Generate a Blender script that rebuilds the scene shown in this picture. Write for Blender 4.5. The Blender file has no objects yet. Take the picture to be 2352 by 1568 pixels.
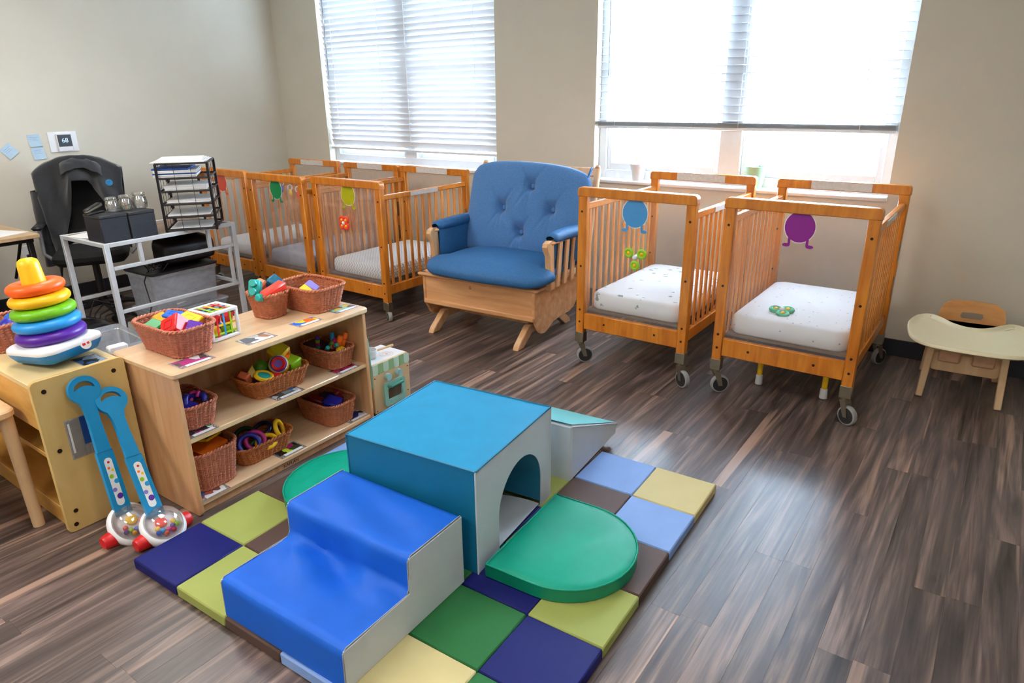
import bpy, bmesh, math, random
from mathutils import Vector, Matrix, noise
random.seed(7)
PI = math.pi
scene = bpy.context.scene
COL = scene.collection

# ------------------------------------------------------------------ camera, world, lights, exposure
FPX, YAW, PITCH, ROLL, CAMH = 1555.17, .6275, .35062, -.0125, 1.55
def make_camera():
    f = Vector((-math.sin(YAW)*math.cos(PITCH), math.cos(YAW)*math.cos(PITCH), -math.sin(PITCH)))
    r = Vector((math.cos(YAW), math.sin(YAW), 0)); u = r.cross(f)
    c, s = math.cos(ROLL), math.sin(ROLL)
    r2 = r*c + u*s; u2 = u*c - r*s
    m = Matrix((r2, u2, -f)).transposed().to_4x4(); m.translation = Vector((0, 0, CAMH))
    cd = bpy.data.cameras.new('camera'); cd.sensor_width = 36; cd.lens = FPX/2352*36; cd.clip_start = .02
    o = bpy.data.objects.new('camera', cd); COL.objects.link(o); o.matrix_world = m
    scene.camera = o
make_camera()

w = bpy.data.worlds.new('daylight'); scene.world = w; w.use_nodes = True
bg = w.node_tree.nodes['Background']; bg.inputs[0].default_value = (.61, .80, 1.0, 1); bg.inputs[1].default_value = 48.0

def area_light(name, loc, sx, sy, power, color, rot=(0, 0, 0)):
    d = bpy.data.lights.new(name, 'AREA'); d.shape = 'RECTANGLE'; d.size = sx; d.size_y = sy; d.energy = power; d.color = color
    o = bpy.data.objects.new(name, d); COL.objects.link(o); o.location = loc; o.rotation_euler = rot
    return o
for x, y, e in ((-4.2, 1.7, 30), (-2.2, .9, 20), (.2, .9, 14), (-3.2, -1.4, 62), (-.6, -1.6, 24)):
    area_light('fill_light', (x, y, 2.72), 1.2, .6, e, (1, .975, .94))  # unseen area lights added below the ceiling as fill for the room
vs = scene.view_settings
vs.view_transform = 'Standard'; vs.look = 'None'; vs.gamma = 1; vs.use_curve_mapping = False; vs.exposure = 0.35

# ------------------------------------------------------------------ materials
def lin(c):
    c = c/255.
    return c/12.92 if c <= .04045 else ((c+.055)/1.055)**2.4
def rgb(r, g, b): return (lin(r), lin(g), lin(b), 1)
MATS = {}
def base_mat(name):
    m = bpy.data.materials.new(name); m.use_nodes = True
    nt = m.node_tree; return m, nt, nt.nodes['Principled BSDF']
def N(nt, t, **k):
    n = nt.nodes.new(t)
    for a, v in k.items(): setattr(n, a, v)
    return n
def mat(name, col, rough=.5, var=.06, scale=30., bump=0., bscale=200., metal=0., spec=.5, stretch=(1, 1, 1), sheen=0., coat=0., trans=0., sss=0.):
    """plain surface with a little procedural colour variation and relief"""
    if name in MATS: return MATS[name]
    m, nt, b = base_mat(name)
    b.inputs['Roughness'].default_value = rough; b.inputs['Metallic'].default_value = metal
    b.inputs['Specular IOR Level'].default_value = spec
    b.inputs['Coat Weight'].default_value = coat; b.inputs['Sheen Weight'].default_value = sheen
    b.inputs['Transmission Weight'].default_value = trans
    c = rgb(*col)
    tc = N(nt, 'ShaderNodeTexCoord'); mp = N(nt, 'ShaderNodeMapping'); mp.inputs['Scale'].default_value = stretch
    nt.links.new(tc.outputs['Object'], mp.inputs[0])
    nz = N(nt, 'ShaderNodeTexNoise'); nz.inputs['Scale'].default_value = scale; nz.inputs['Detail'].default_value = 4
    nt.links.new(mp.outputs[0], nz.inputs['Vector'])
    rp = N(nt, 'ShaderNodeValToRGB')
    rp.color_ramp.elements[0].position = .3; rp.color_ramp.elements[1].position = .7
    rp.color_ramp.elements[0].color = tuple(max(0, v*(1-var*2)) for v in c[:3])+(1,)
    rp.color_ramp.elements[1].color = tuple(min(1, v*(1+var)) for v in c[:3])+(1,)
    nt.links.new(nz.outputs['Fac'], rp.inputs[0]); nt.links.new(rp.outputs[0], b.inputs['Base Color'])
    if bump:
        n2 = N(nt, 'ShaderNodeTexNoise'); n2.inputs['Scale'].default_value = bscale; n2.inputs['Detail'].default_value = 2
        nt.links.new(mp.outputs[0], n2.inputs['Vector'])
        bp = N(nt, 'ShaderNodeBump'); bp.inputs['Strength'].default_value = bump; bp.inputs['Distance'].default_value = .002
        nt.links.new(n2.outputs['Fac'], bp.inputs['Height']); nt.links.new(bp.outputs[0], b.inputs['Normal'])
    MATS[name] = m
    return m
def wood(name, dark, light, rough=.4, stretch=(18, 18, 1.6), scale=2.2, coat=0.):
    """grain: noise stretched along one axis, plus a finer fibre layer"""
    if name in MATS: return MATS[name]
    m, nt, b = base_mat(name); b.inputs['Roughness'].default_value = rough; b.inputs['Coat Weight'].default_value = coat; b.inputs['Coat Roughness'].default_value = .2
    tc = N(nt, 'ShaderNodeTexCoord'); mp = N(nt, 'ShaderNodeMapping'); mp.inputs['Scale'].default_value = stretch
    oi = N(nt, 'ShaderNodeObjectInfo'); ad = N(nt, 'ShaderNodeVectorMath', operation='ADD'); ml = N(nt, 'ShaderNodeMath', operation='MULTIPLY'); ml.inputs[1].default_value = 31.
    nt.links.new(oi.outputs['Random'], ml.inputs[0])
    nt.links.new(tc.outputs['Object'], mp.inputs[0]); nt.links.new(mp.outputs[0], ad.inputs[0]); nt.links.new(ml.outputs[0], ad.inputs[1])
    nz = N(nt, 'ShaderNodeTexNoise'); nz.inputs['Scale'].default_value = scale; nz.inputs['Detail'].default_value = 6; nz.inputs['Distortion'].default_value = .6
    nt.links.new(ad.outputs[0], nz.inputs['Vector'])
    rp = N(nt, 'ShaderNodeValToRGB'); e = rp.color_ramp.elements
    e[0].position = .28; e[1].position = .72; e[0].color = rgb(*dark); e[1].color = rgb(*light)
    nt.links.new(nz.outputs['Fac'], rp.inputs[0]); nt.links.new(rp.outputs[0], b.inputs['Base Color'])
    MATS[name] = m
    return m
def clear(name, tint=(255, 255, 255), haze=.08, gloss=.08, hazecol=(235, 235, 240), rough=.05):
    """thin clear sheet: transparent + a little gloss + a little milkiness"""
    if name in MATS: return MATS[name]
    m = bpy.data.materials.new(name); m.use_nodes = True; nt = m.node_tree; nt.nodes.clear()
    out = N(nt, 'ShaderNodeOutputMaterial'); t = N(nt, 'ShaderNodeBsdfTransparent'); t.inputs[0].default_value = rgb(*tint)
    g = N(nt, 'ShaderNodeBsdfGlossy'); g.inputs['Roughness'].default_value = rough
    d = N(nt, 'ShaderNodeBsdfDiffuse'); d.inputs[0].default_value = rgb(*hazecol)
    a = N(nt, 'ShaderNodeMixShader'); c = N(nt, 'ShaderNodeMixShader')
    nz = N(nt, 'ShaderNodeTexNoise'); nz.inputs['Scale'].default_value = 9
    mr = N(nt, 'ShaderNodeMapRange'); mr.inputs[3].default_value = haze*.7; mr.inputs[4].default_value = haze*1.3
    nt.links.new(nz.outputs['Fac'], mr.inputs[0]); nt.links.new(mr.outputs[0], a.inputs[0])
    nt.links.new(t.outputs[0], a.inputs[1]); nt.links.new(d.outputs[0], a.inputs[2])
    lw = N(nt, 'ShaderNodeLayerWeight'); lw.inputs[0].default_value = .35
    mm = N(nt, 'ShaderNodeMath', operation='MULTIPLY_ADD'); mm.inputs[1].default_value = .6; mm.inputs[2].default_value = gloss*.5
    nt.links.new(lw.outputs['Fresnel'], mm.inputs[0]); mn = N(nt, 'ShaderNodeMath', operation='MULTIPLY'); mn.inputs[1].default_value = min(1, gloss*6)
    nt.links.new(mm.outputs[0], mn.inputs[0]); nt.links.new(mn.outputs[0], c.inputs[0])
    nt.links.new(a.outputs[0], c.inputs[1]); nt.links.new(g.outputs[0], c.inputs[2]); nt.links.new(c.outputs[0], out.inputs[0])
    MATS[name] = m
    return m
def print_mat(name, cols, scale=18., white=(235, 232, 226)):
    """a printed photo card: patches of flat colour"""
    if name in MATS: return MATS[name]
    m, nt, b = base_mat(name); b.inputs['Roughness'].default_value = .25
    tc = N(nt, 'ShaderNodeTexCoord'); v = N(nt, 'ShaderNodeTexVoronoi'); v.inputs['Scale'].default_value = scale
    nt.links.new(tc.outputs['Object'], v.inputs['Vector'])
    sp = N(nt, 'ShaderNodeSeparateColor'); nt.links.new(v.outputs['Color'], sp.inputs[0])
    rp = N(nt, 'ShaderNodeValToRGB'); rp.color_ramp.interpolation = 'CONSTANT'
    e = rp.color_ramp.elements; e[0].color = rgb(*cols[0])
    n = len(cols)
    for i in range(1, n):
        el = e[1] if i == 1 else e.new(i/n)
        el.position = i/n; el.color = rgb(*cols[i])
    nt.links.new(sp.outputs[0], rp.inputs[0]); nt.links.new(rp.outputs[0], b.inputs['Base Color'])
    MATS[name] = m
    return m

M_WALL = mat('wall_paint', (220, 213, 197), .75, .015, 3, .15, 260)
M_CEIL = mat('ceiling_paint', (235, 233, 226), .8, .01)
M_BASE = mat('baseboard_vinyl', (30, 32, 40), .45, .05)
M_VINYL = mat('window_vinyl', (240, 242, 245), .35, .01)
M_GLASS = clear('window_glass', haze=.01, gloss=.05)
M_CRIB = wood('crib_wood', (180, 96, 14), (214, 132, 36), .33, (14, 14, 2.0), coat=.25)
M_CRIBS = wood('crib_slat_wood', (200, 118, 40), (226, 150, 70), .38, (14, 14, 2.0), coat=.2)
M_PLEXI = clear('crib_plexiglass', haze=.07, gloss=.045, hazecol=(225, 222, 222))
M_MAPLE = wood('maple', (216, 174, 130), (236, 202, 162), .32, (10, 1.2, 10), coat=.6)
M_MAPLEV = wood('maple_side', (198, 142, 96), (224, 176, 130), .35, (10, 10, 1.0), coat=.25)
M_BIRCH = wood('birch_panel', (208, 172, 100), (228, 196, 128), .42, (4, 4, 1.5))
M_YELLOWWOOD = wood('cabinet_front_wood', (196, 140, 58), (216, 164, 84), .45, (3, 12, 12))
M_BEECH = wood('beech', (214, 174, 128), (232, 198, 156), .42, (10, 10, 1.2))
M_GLIDER = wood('glider_maple', (196, 134, 84), (226, 172, 120), .4, (1.2, 9, 9))
M_GLIDERV = wood('glider_maple_upright', (206, 152, 102), (230, 184, 136), .42, (9, 9, 1.4))
M_DENIM = mat('blue_denim', (72, 122, 178), .8, .10, 160, .3, 600, sheen=.3)
M_DENIMS = mat('blue_polished_cushion', (48, 100, 148), .62, .07, 90, .2, 500, spec=.35)
M_STEEL = mat('caster_steel', (150, 140, 120), .35, .05, metal=.9)
M_RUBBER = mat('caster_rubber', (38, 38, 40), .5, .05)
M_TREAD = mat('caster_tread', (150, 150, 146), .6, .05)
M_BOLT = mat('bolt_bronze', (58, 42, 30), .4, .05, metal=.6)
M_PAPER = mat('white_paper', (232, 232, 232), .7, .02)
M_LABEL = mat('label_tape', (226, 222, 216), .5, .05, 60)
M_BLACK = mat('black_plastic', (30, 30, 34), .45, .08, 60)
M_BLACKB = mat('black_box_card', (27, 27, 36), .6, .05)
M_MESH = mat('black_metal_wire', (22, 22, 26), .4, .05, metal=.3)
M_WHITEMETAL = mat('white_powder_coat', (208, 212, 216), .45, .02)
M_GREY = mat('grey_vinyl', (208, 214, 219), .55, .02, 12, .12, 500)
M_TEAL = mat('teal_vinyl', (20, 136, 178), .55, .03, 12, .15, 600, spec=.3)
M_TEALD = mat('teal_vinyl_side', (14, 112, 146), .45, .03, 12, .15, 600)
M_AQUA = mat('aqua_vinyl', (120, 208, 212), .42, .02, 12, .12, 600, spec=.3)
M_BLUEV = mat('royal_blue_vinyl', (20, 98, 208), .52, .03, 10, .15, 600, spec=.3)
M_GREENV = mat('emerald_vinyl', (0, 152, 122), .48, .03, 10, .12, 500, spec=.3)
M_WHITEP = mat('white_plastic', (236, 236, 238), .3, .01)
M_WICKER = mat('wicker_reddish', (186, 108, 70), .5, .14, 60)
M_WICKERP = mat('wicker_pinkish', (190, 112, 84), .5, .14, 60)
M_WICKERO = mat('wicker_orange', (176, 96, 40), .5, .14, 60)
M_DARKCLOTH = mat('charcoal_fleece', (36, 37, 40), .95, .12, 120, .4, 700, sheen=.4)
M_CHAIRB = mat('office_chair_fabric', (20, 20, 22), .85, .1, 200, .3, 800)
M_CREAMP = mat('cream_tray_plastic', (250, 238, 198), .35, .01)
PLAST = {}
def plastic(n, c, rough=.38):
    return mat('plastic_'+n, c, rough, .015)
P_RED = plastic('red', (206, 22, 26)); P_YEL = plastic('yellow', (246, 196, 20)); P_BLU = plastic('blue', (24, 96, 200)); P_GRN = plastic('green', (20, 140, 66))
P_PUR = plastic('purple', (92, 40, 150)); P_ORA = plastic('orange', (250, 112, 20)); P_TEA = plastic('teal', (36, 168, 158)); P_NAVY = plastic('deep_teal', (12, 92, 118))
P_MAG = plastic('magenta', (196, 30, 130)); P_LIME = plastic('lime', (150, 200, 30)); P_SKY = plastic('sky', (40, 158, 220)); P_LAV = plastic('lavender', (140, 124, 204))
P_CORAL = plastic('coral_red', (236, 60, 40)); P_PEACH = plastic('peach', (250, 136, 90)); P_INDIGO = plastic('indigo', (40, 40, 160)); P_CYAN = plastic('handle_blue', (10, 136, 190), .38)

def floor_mat():
    m, nt, b = base_mat('floor_plank_vinyl')
    tc = N(nt, 'ShaderNodeTexCoord'); oi = N(nt, 'ShaderNodeObjectInfo')
    off = N(nt, 'ShaderNodeMath', operation='MULTIPLY'); off.inputs[1].default_value = 57.3; nt.links.new(oi.outputs['Random'], off.inputs[0])
    def layer(sc, scale, detail, dist, add=0.):
        mp = N(nt, 'ShaderNodeMapping'); mp.inputs['Scale'].default_value = sc; nt.links.new(tc.outputs['Object'], mp.inputs[0])
        a2 = N(nt, 'ShaderNodeMath', operation='ADD'); a2.inputs[1].default_value = add; nt.links.new(off.outputs[0], a2.inputs[0])
        ad = N(nt, 'ShaderNodeVectorMath', operation='ADD'); nt.links.new(mp.outputs[0], ad.inputs[0]); nt.links.new(a2.outputs[0], ad.inputs[1])
        nz = N(nt, 'ShaderNodeTexNoise'); nz.inputs['Scale'].default_value = scale; nz.inputs['Detail'].default_value = detail; nz.inputs['Distortion'].default_value = dist
        nt.links.new(ad.outputs[0], nz.inputs['Vector']); return nz
    n1 = layer((8, .6, 1), 1.6, 6, 2.2)
    n2 = layer((60, 2.2, 1), 2.0, 4, .5, 11.)
    n3 = layer((13, .42, 1), 1.3, 3, 1.0, 23.)
    rp = N(nt, 'ShaderNodeValToRGB'); e = rp.color_ramp.elements
    e[0].position = .25; e[0].color = rgb(54, 46, 43); e[1].position = .75; e[1].color = rgb(142, 120, 110)
    k = e.new(.5); k.color = rgb(94, 79, 73)
    nt.links.new(n1.outputs['Fac'], rp.inputs[0])
    mx = N(nt, 'ShaderNodeMixRGB', blend_type='OVERLAY'); mx.inputs[0].default_value = .42
    nt.links.new(rp.outputs[0], mx.inputs[1])
    r2 = N(nt, 'ShaderNodeValToRGB'); r2.color_ramp.elements[0].color = (.18, .18, .18, 1); r2.color_ramp.elements[1].color = (.82, .8, .78, 1); r2.color_ramp.elements[0].position = .3; r2.color_ramp.elements[1].position = .7
    nt.links.new(n2.outputs['Fac'], r2.inputs[0]); nt.links.new(r2.outputs[0], mx.inputs[2])
    # pale sapwood streaks
    r3 = N(nt, 'ShaderNodeValToRGB'); r3.color_ramp.elements[0].position = .58; r3.color_ramp.elements[1].position = .70
    r3.color_ramp.elements[0].color = (0, 0, 0, 1); r3.color_ramp.elements[1].color = (.8, .8, .8, 1)
    nt.links.new(n3.outputs['Fac'], r3.inputs[0])
    m2 = N(nt, 'ShaderNodeMixRGB'); nt.links.new(r3.outputs[0], m2.inputs[0]); nt.links.new(mx.outputs[0], m2.inputs[1]); m2.inputs[2].default_value = rgb(182, 148, 128)
    # tone per plank
    mr = N(nt, 'ShaderNodeMapRange'); mr.inputs[3].default_value = .70; mr.inputs[4].default_value = 1.22; nt.links.new(oi.outputs['Random'], mr.inputs[0])
    m3 = N(nt, 'ShaderNodeMixRGB', blend_type='MULTIPLY'); m3.inputs[0].default_value = 1; nt.links.new(m2.outputs[0], m3.inputs[1]); nt.links.new(mr.outputs[0], m3.inputs[2])
    nt.links.new(m3.outputs[0], b.inputs['Base Color'])
    b.inputs['Roughness'].default_value = .34; b.inputs['Specular IOR Level'].default_value = .52
    bp = N(nt, 'ShaderNodeBump'); bp.inputs['Strength'].default_value = .25; bp.inputs['Distance'].default_value = .001
    nt.links.new(n2.outputs['Fac'], bp.inputs['Height']); nt.links.new(bp.outputs[0], b.inputs['Normal'])
    return m
M_FLOOR = floor_mat()

def slat_mat(name, col, tr):
    m = bpy.data.materials.new(name); m.use_nodes = True; nt = m.node_tree; nt.nodes.clear()
    out = N(nt, 'ShaderNodeOutputMaterial'); d = N(nt, 'ShaderNodeBsdfDiffuse'); t = N(nt, 'ShaderNodeBsdfTranslucent'); mx = N(nt, 'ShaderNodeMixShader')
    nz = N(nt, 'ShaderNodeTexNoise'); nz.inputs['Scale'].default_value = 5
    rp = N(nt, 'ShaderNodeValToRGB'); rp.color_ramp.elements[0].color = rgb(*[c-5 for c in col]); rp.color_ramp.elements[1].color = rgb(*col)
    nt.links.new(nz.outputs['Fac'], rp.inputs[0])
    for n in (d, t): nt.links.new(rp.outputs[0], n.inputs[0])
    mx.inputs[0].default_value = tr
    nt.links.new(d.outputs[0], mx.inputs[1]); nt.links.new(t.outputs[0], mx.inputs[2]); nt.links.new(mx.outputs[0], out.inputs[0])
    return m
M_SLAT = slat_mat('blind_slat_vinyl', (240, 243, 246), .03); M_SLAT2 = slat_mat('blind_slat_vinyl_thin', (244, 246, 248), .10)

def sheet_mat(name, kind):
    m, nt, b = base_mat(name); b.inputs['Roughness'].default_value = .85; b.inputs['Sheen Weight'].default_value = .2
    tc = N(nt, 'ShaderNodeTexCoord')
    rp = N(nt, 'ShaderNodeValToRGB'); e = rp.color_ramp.elements
    if kind == 'zigzag':
        sp = N(nt, 'ShaderNodeSeparateXYZ'); nt.links.new(tc.outputs['Object'], sp.inputs[0])
        pp = N(nt, 'ShaderNodeMath', operation='PINGPONG'); pp.inputs[1].default_value = .014
        nt.links.new(sp.outputs['Y'], pp.inputs[0])
        zz = N(nt, 'ShaderNodeMath', operation='PINGPONG'); zz.inputs[1].default_value = .02; nt.links.new(sp.outputs['Z'], zz.inputs[0])
        a0 = N(nt, 'ShaderNodeMath', operation='ADD'); nt.links.new(pp.outputs[0], a0.inputs[0]); nt.links.new(zz.outputs[0], a0.inputs[1])
        ad = N(nt, 'ShaderNodeMath', operation='ADD'); nt.links.new(sp.outputs['X'], ad.inputs[0]); nt.links.new(a0.outputs[0], ad.inputs[1])
        md = N(nt, 'ShaderNodeMath', operation='PINGPONG'); md.inputs[1].default_value = .014; nt.links.new(ad.outputs[0], md.inputs[0])
        dv = N(nt, 'ShaderNodeMath', operation='DIVIDE'); dv.inputs[1].default_value = .014; nt.links.new(md.outputs[0], dv.inputs[0])
        e[0].position = .16; e[0].color = rgb(150, 150, 156); e[1].position = .24; e[1].color = rgb(236, 236, 238)
        nt.links.new(dv.outputs[0], rp.inputs[0])
    elif kind in ('dots', 'animals'):
        v = N(nt, 'ShaderNodeTexVoronoi'); v.inputs['Scale'].default_value = 24 if kind == 'dots' else 13
        mp = N(nt, 'ShaderNodeMapping'); mp.inputs['Scale'].default_value = (1, 1, 1) if kind == 'dots' else (1, 1.5, 1)
        nt.links.new(tc.outputs['Object'], mp.inputs[0]); nt.links.new(mp.outputs[0], v.inputs['Vector'])
        d = v.outputs['Distance']
        if kind == 'animals':
            nz = N(nt, 'ShaderNodeTexNoise'); nz.inputs['Scale'].default_value = 70; nt.links.new(tc.outputs['Object'], nz.inputs['Vector'])
            a = N(nt, 'ShaderNodeMath', operation='MULTIPLY_ADD'); a.inputs[1].default_value = .5; nt.links.new(nz.outputs['Fac'], a.inputs[0]); nt.links.new(d, a.inputs[2]); d = a.outputs[0]
            e[0].position = .43; e[1].position = .47; e[0].color = rgb(140, 156, 150)
        else:
            e[0].position = .10; e[1].position = .14; e[0].color = rgb(170, 178, 190)
        e[1].color = rgb(238, 239, 241); nt.links.new(d, rp.inputs[0])
    else:
        nz = N(nt, 'ShaderNodeTexNoise'); nz.inputs['Scale'].default_value = 8; nt.links.new(tc.outputs['Object'], nz.inputs['Vector'])
        a, c = ((150, 148, 160), (164, 162, 174)) if kind == 'grey' else ((224, 224, 226), (236, 236, 238))
        e[0].color = rgb(*a); e[1].color = rgb(*c); nt.links.new(nz.outputs['Fac'], rp.inputs[0])
    nt.links.new(rp.outputs[0], b.inputs['Base Color'])
    return m

# ------------------------------------------------------------------ mesh builder
class MB:
    def __init__(s): s.v = []; s.f = []; s.mi = []; s.m = 0
    def add(s, vs, fs, T=None):
        o = len(s.v)
        s.v += [tuple(T @ Vector(p)) for p in vs] if T is not None else [tuple(p) for p in vs]
        s.f += [tuple(i+o for i in f) for f in fs]; s.mi += [s.m]*len(fs)
        return s
    def box(s, x0, x1, y0, y1, z0, z1, b=0., T=None):
        if b <= 0:
            v = [(x, y, z) for x in (x0, x1) for y in (y0, y1) for z in (z0, z1)]
            f = [(0, 1, 3, 2), (4, 6, 7, 5), (0, 4, 5, 1), (2, 3, 7, 6), (0, 2, 6, 4), (1, 5, 7, 3)]
            return s.add(v, f, T)
        b = min(b, (x1-x0)*.49, (y1-y0)*.49, (z1-z0)*.49)
        v = []; ix = {}
        for sx in (0, 1):
            for sy in (0, 1):
                for sz in (0, 1):
                    X = (x0, x1)[sx]; Y = (y0, y1)[sy]; Z = (z0, z1)[sz]; dx = b*(1-2*sx); dy = b*(1-2*sy); dz = b*(1-2*sz)
                    for a, p in enumerate(((X, Y+dy, Z+dz), (X+dx, Y, Z+dz), (X+dx, Y+dy, Z))):
                        ix[(sx, sy, sz, a)] = len(v); v.append(p)
        f = []
        for a in range(3):
            for sd in (0, 1):
                q = []
                for p, r in ((0, 0), (1, 0), (1, 1), (0, 1)):
                    k = [0, 0, 0]; k[a] = sd; k[(a+1) % 3] = p; k[(a+2) % 3] = r
                    q.append(ix[(*k, a)])
                f.append(tuple(q) if sd else tuple(q[::-1]))
        for a in range(3):     # edges along axis a
            b1, c1 = (a+1) % 3, (a+2) % 3
            for p in (0, 1):
                for r in (0, 1):
                    k0 = [0, 0, 0]; k0[b1] = p; k0[c1] = r; k1 = list(k0); k1[a] = 1
                    q = (ix[(*k0, b1)], ix[(*k1, b1)], ix[(*k1, c1)], ix[(*k0, c1)])
                    f.append(q if (p == r) else q[::-1])
        for sx in (0, 1):
            for sy in (0, 1):
                for sz in (0, 1):
                    q = (ix[(sx, sy, sz, 0)], ix[(sx, sy, sz, 1)], ix[(sx, sy, sz, 2)])
                    f.append(q if (sx+sy+sz) % 2 else q[::-1])
        return s.add(v, f, T)
    def cyl(s, p0, p1, r0, r1=None, n=16, caps=True, T=None):
        r1 = r0 if r1 is None else r1
        p0 = Vector(p0); p1 = Vector(p1); d = (p1-p0).normalized()
        a = d.orthogonal().normalized(); b = d.cross(a)
        v = []
        for p, r in ((p0, r0), (p1, r1)):
            for i in range(n):
                t = 2*PI*i/n; v.append(p+a*(r*math.cos(t))+b*(r*math.sin(t)))
        f = [(i, (i+1) % n, n+(i+1) % n, n+i) for i in range(n)]
        if caps: f += [tuple(range(n))[::-1], tuple(range(n, 2*n))]
        return s.add(v, f, T)
    def tube(s, pts, r, n=8, closed=False, T=None, rs=None):
        pts = [Vector(p) for p in pts]; m = len(pts); v = []; f = []
        up = None
        for i in range(m):
            if closed: d = pts[(i+1) % m]-pts[i-1]
            else: d = pts[min(i+1, m-1)]-pts[max(i-1, 0)]
            d.normalize()
            if up is None: up = d.orthogonal().normalized()
            up = (up-d*up.dot(d)); up = up.normalized() if up.length > 1e-6 else d.orthogonal().normalized()
            b = d.cross(up); rr = rs[i] if rs else r
            for k in range(n):
                t = 2*PI*k/n; v.append(pts[i]+up*(rr*math.cos(t))+b*(rr*math.sin(t)))
        for i in range(m if closed else m-1):
            j = (i+1) % m
            for k in range(n): f.append((i*n+k, i*n+(k+1) % n, j*n+(k+1) % n, j*n+k))
        if not closed: f += [tuple(range(n))[::-1], tuple(range((m-1)*n, m*n))]
        return s.add(v, f, T)
    def lathe(s, prof, n=24, T=None, caps=True):
        v = []; f = []
        for r, z in prof:
            for i in range(n):
                t = 2*PI*i/n; v.append((r*math.cos(t), r*math.sin(t), z))
        for j in range(len(prof)-1):
            for i in range(n):
                k = (i+1) % n; f.append((j*n+i, j*n+k, (j+1)*n+k, (j+1)*n+i))
        if caps: f += [tuple(range(n))[::-1], tuple(range((len(prof)-1)*n, len(prof)*n))]
        return s.add(v, f, T)
    def torus(s, R, r, n=32, k=14, T=None, sz=1.):
        v = []; f = []
        for i in range(n):
            a = 2*PI*i/n
            for j in range(k):
                b = 2*PI*j/k; q = R+r*math.cos(b); v.append((q*math.cos(a), q*math.sin(a), r*sz*math.sin(b)))
        for i in range(n):
            for j in range(k): f.append((i*k+j, ((i+1) % n)*k+j, ((i+1) % n)*k+(j+1) % k, i*k+(j+1) % k))
        return s.add(v, f, T)
    def ball(s, c, rx, ry=None, rz=None, n=18, m=10, T=None, pw=1.):
        ry = rx if ry is None else ry; rz = rx if rz is None else rz
        def sg(a): return math.copysign(abs(a)**pw, a)
        v = [(c[0], c[1], c[2]-rz)]; f = []
        for j in range(1, m):
            t = -PI/2+PI*j/m
            for i in range(n):
                a = 2*PI*i/n
                v.append((c[0]+rx*sg(math.cos(t))*sg(math.cos(a)), c[1]+ry*sg(math.cos(t))*sg(math.sin(a)), c[2]+rz*sg(math.sin(t))))
        v.append((c[0], c[1], c[2]+rz)); L = len(v)-1
        for i in range(n): f.append((0, 1+(i+1) % n, 1+i))
        for j in range(m-2):
            for i in range(n): f.append((1+j*n+i, 1+j*n+(i+1) % n, 1+(j+1)*n+(i+1) % n, 1+(j+1)*n+i))
        b = 1+(m-2)*n
        for i in range(n): f.append((b+i, b+(i+1) % n, L))
        return s.add(v, f, T)
    def prism(s, out, z0, z1, T=None, b=0.):
        """extrude an outline (counter-clockwise) along z; b = chamfer on the top rim"""
        n = len(out)
        rings = [(out, z0), (out, z1)]
        if b:
            ins = inset(out, b); rings = [(ins, z0), (out, z0+b), (out, z1-b), (ins, z1)]
        v = [(x, y, z) for o, z in rings for x, y in o]; f = []
        for j in range(len(rings)-1):
            for i in range(n): f.append((j*n+i, j*n+(i+1) % n, (j+1)*n+(i+1) % n, (j+1)*n+i))
        f += [tuple(range(n))[::-1], tuple(range((len(rings)-1)*n, len(rings)*n))]
        return s.add(v, f, T)
    def ring(s, out, inn, z0, z1, T=None):
        n = len(out); v = [(x, y, z) for z in (z0, z1) for o in (out, inn) for x, y in o]; f = []
        for i in range(n):
            k = (i+1) % n
            f += [(i, k, 2*n+k, 2*n+i), (n+k, n+i, 3*n+i, 3*n+k), (2*n+i, 2*n+k, 3*n+k, 3*n+i), (k, i, n+i, n+k)]
        return s.add(v, f, T)
    def grid(s, fn, nu, nv, T=None, cu=False):
        v = [fn(i/(nu if cu else nu-1), j/(nv-1)) for j in range(nv) for i in range(nu)]; f = []
        for j in range(nv-1):
            for i in range(nu if cu else nu-1):
                k = (i+1) % nu; f.append((j*nu+i, j*nu+k, (j+1)*nu+k, (j+1)*nu+i))
        return s.add(v, f, T)
def inset(out, b):
    n = len(out); r = []
    for i in range(n):
        p0, p1, p2 = Vector(out[i-1]), Vector(out[i]), Vector(out[(i+1) % n])
        d1 = (p1-p0).normalized(); d2 = (p2-p1).normalized(); n1 = Vector((-d1.y, d1.x)); n2 = Vector((-d2.y, d2.x))
        m = (n1+n2); m = m.normalized() if m.length > 1e-6 else n1
        r.append(tuple(p1+m*(b/max(.5, m.dot(n1)))))
    return r
def rrect(w, h, r, n=5, cx=0, cy=0):
    o = []
    for k, (sx, sy) in enumerate(((1, 1), (-1, 1), (-1, -1), (1, -1))):
        for i in range(n+1):
            a = PI/2*k+PI/2*i/n
            o.append((cx+sx*(w/2-r)+r*math.cos(a), cy+sy*(h/2-r)+r*math.sin(a)))
    return o
def circ(r, n=24, cx=0, cy=0, ry=None): return [(cx+r*math.cos(2*PI*i/n), cy+(ry or r)*math.sin(2*PI*i/n)) for i in range(n)]
def Rot(x=0, y=0, z=0, t=(0, 0, 0)):
    return Matrix.Translation(t) @ Matrix.Rotation(math.radians(z), 4, 'Z') @ Matrix.Rotation(math.radians(y), 4, 'Y') @ Matrix.Rotation(math.radians(x), 4, 'X')

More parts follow.
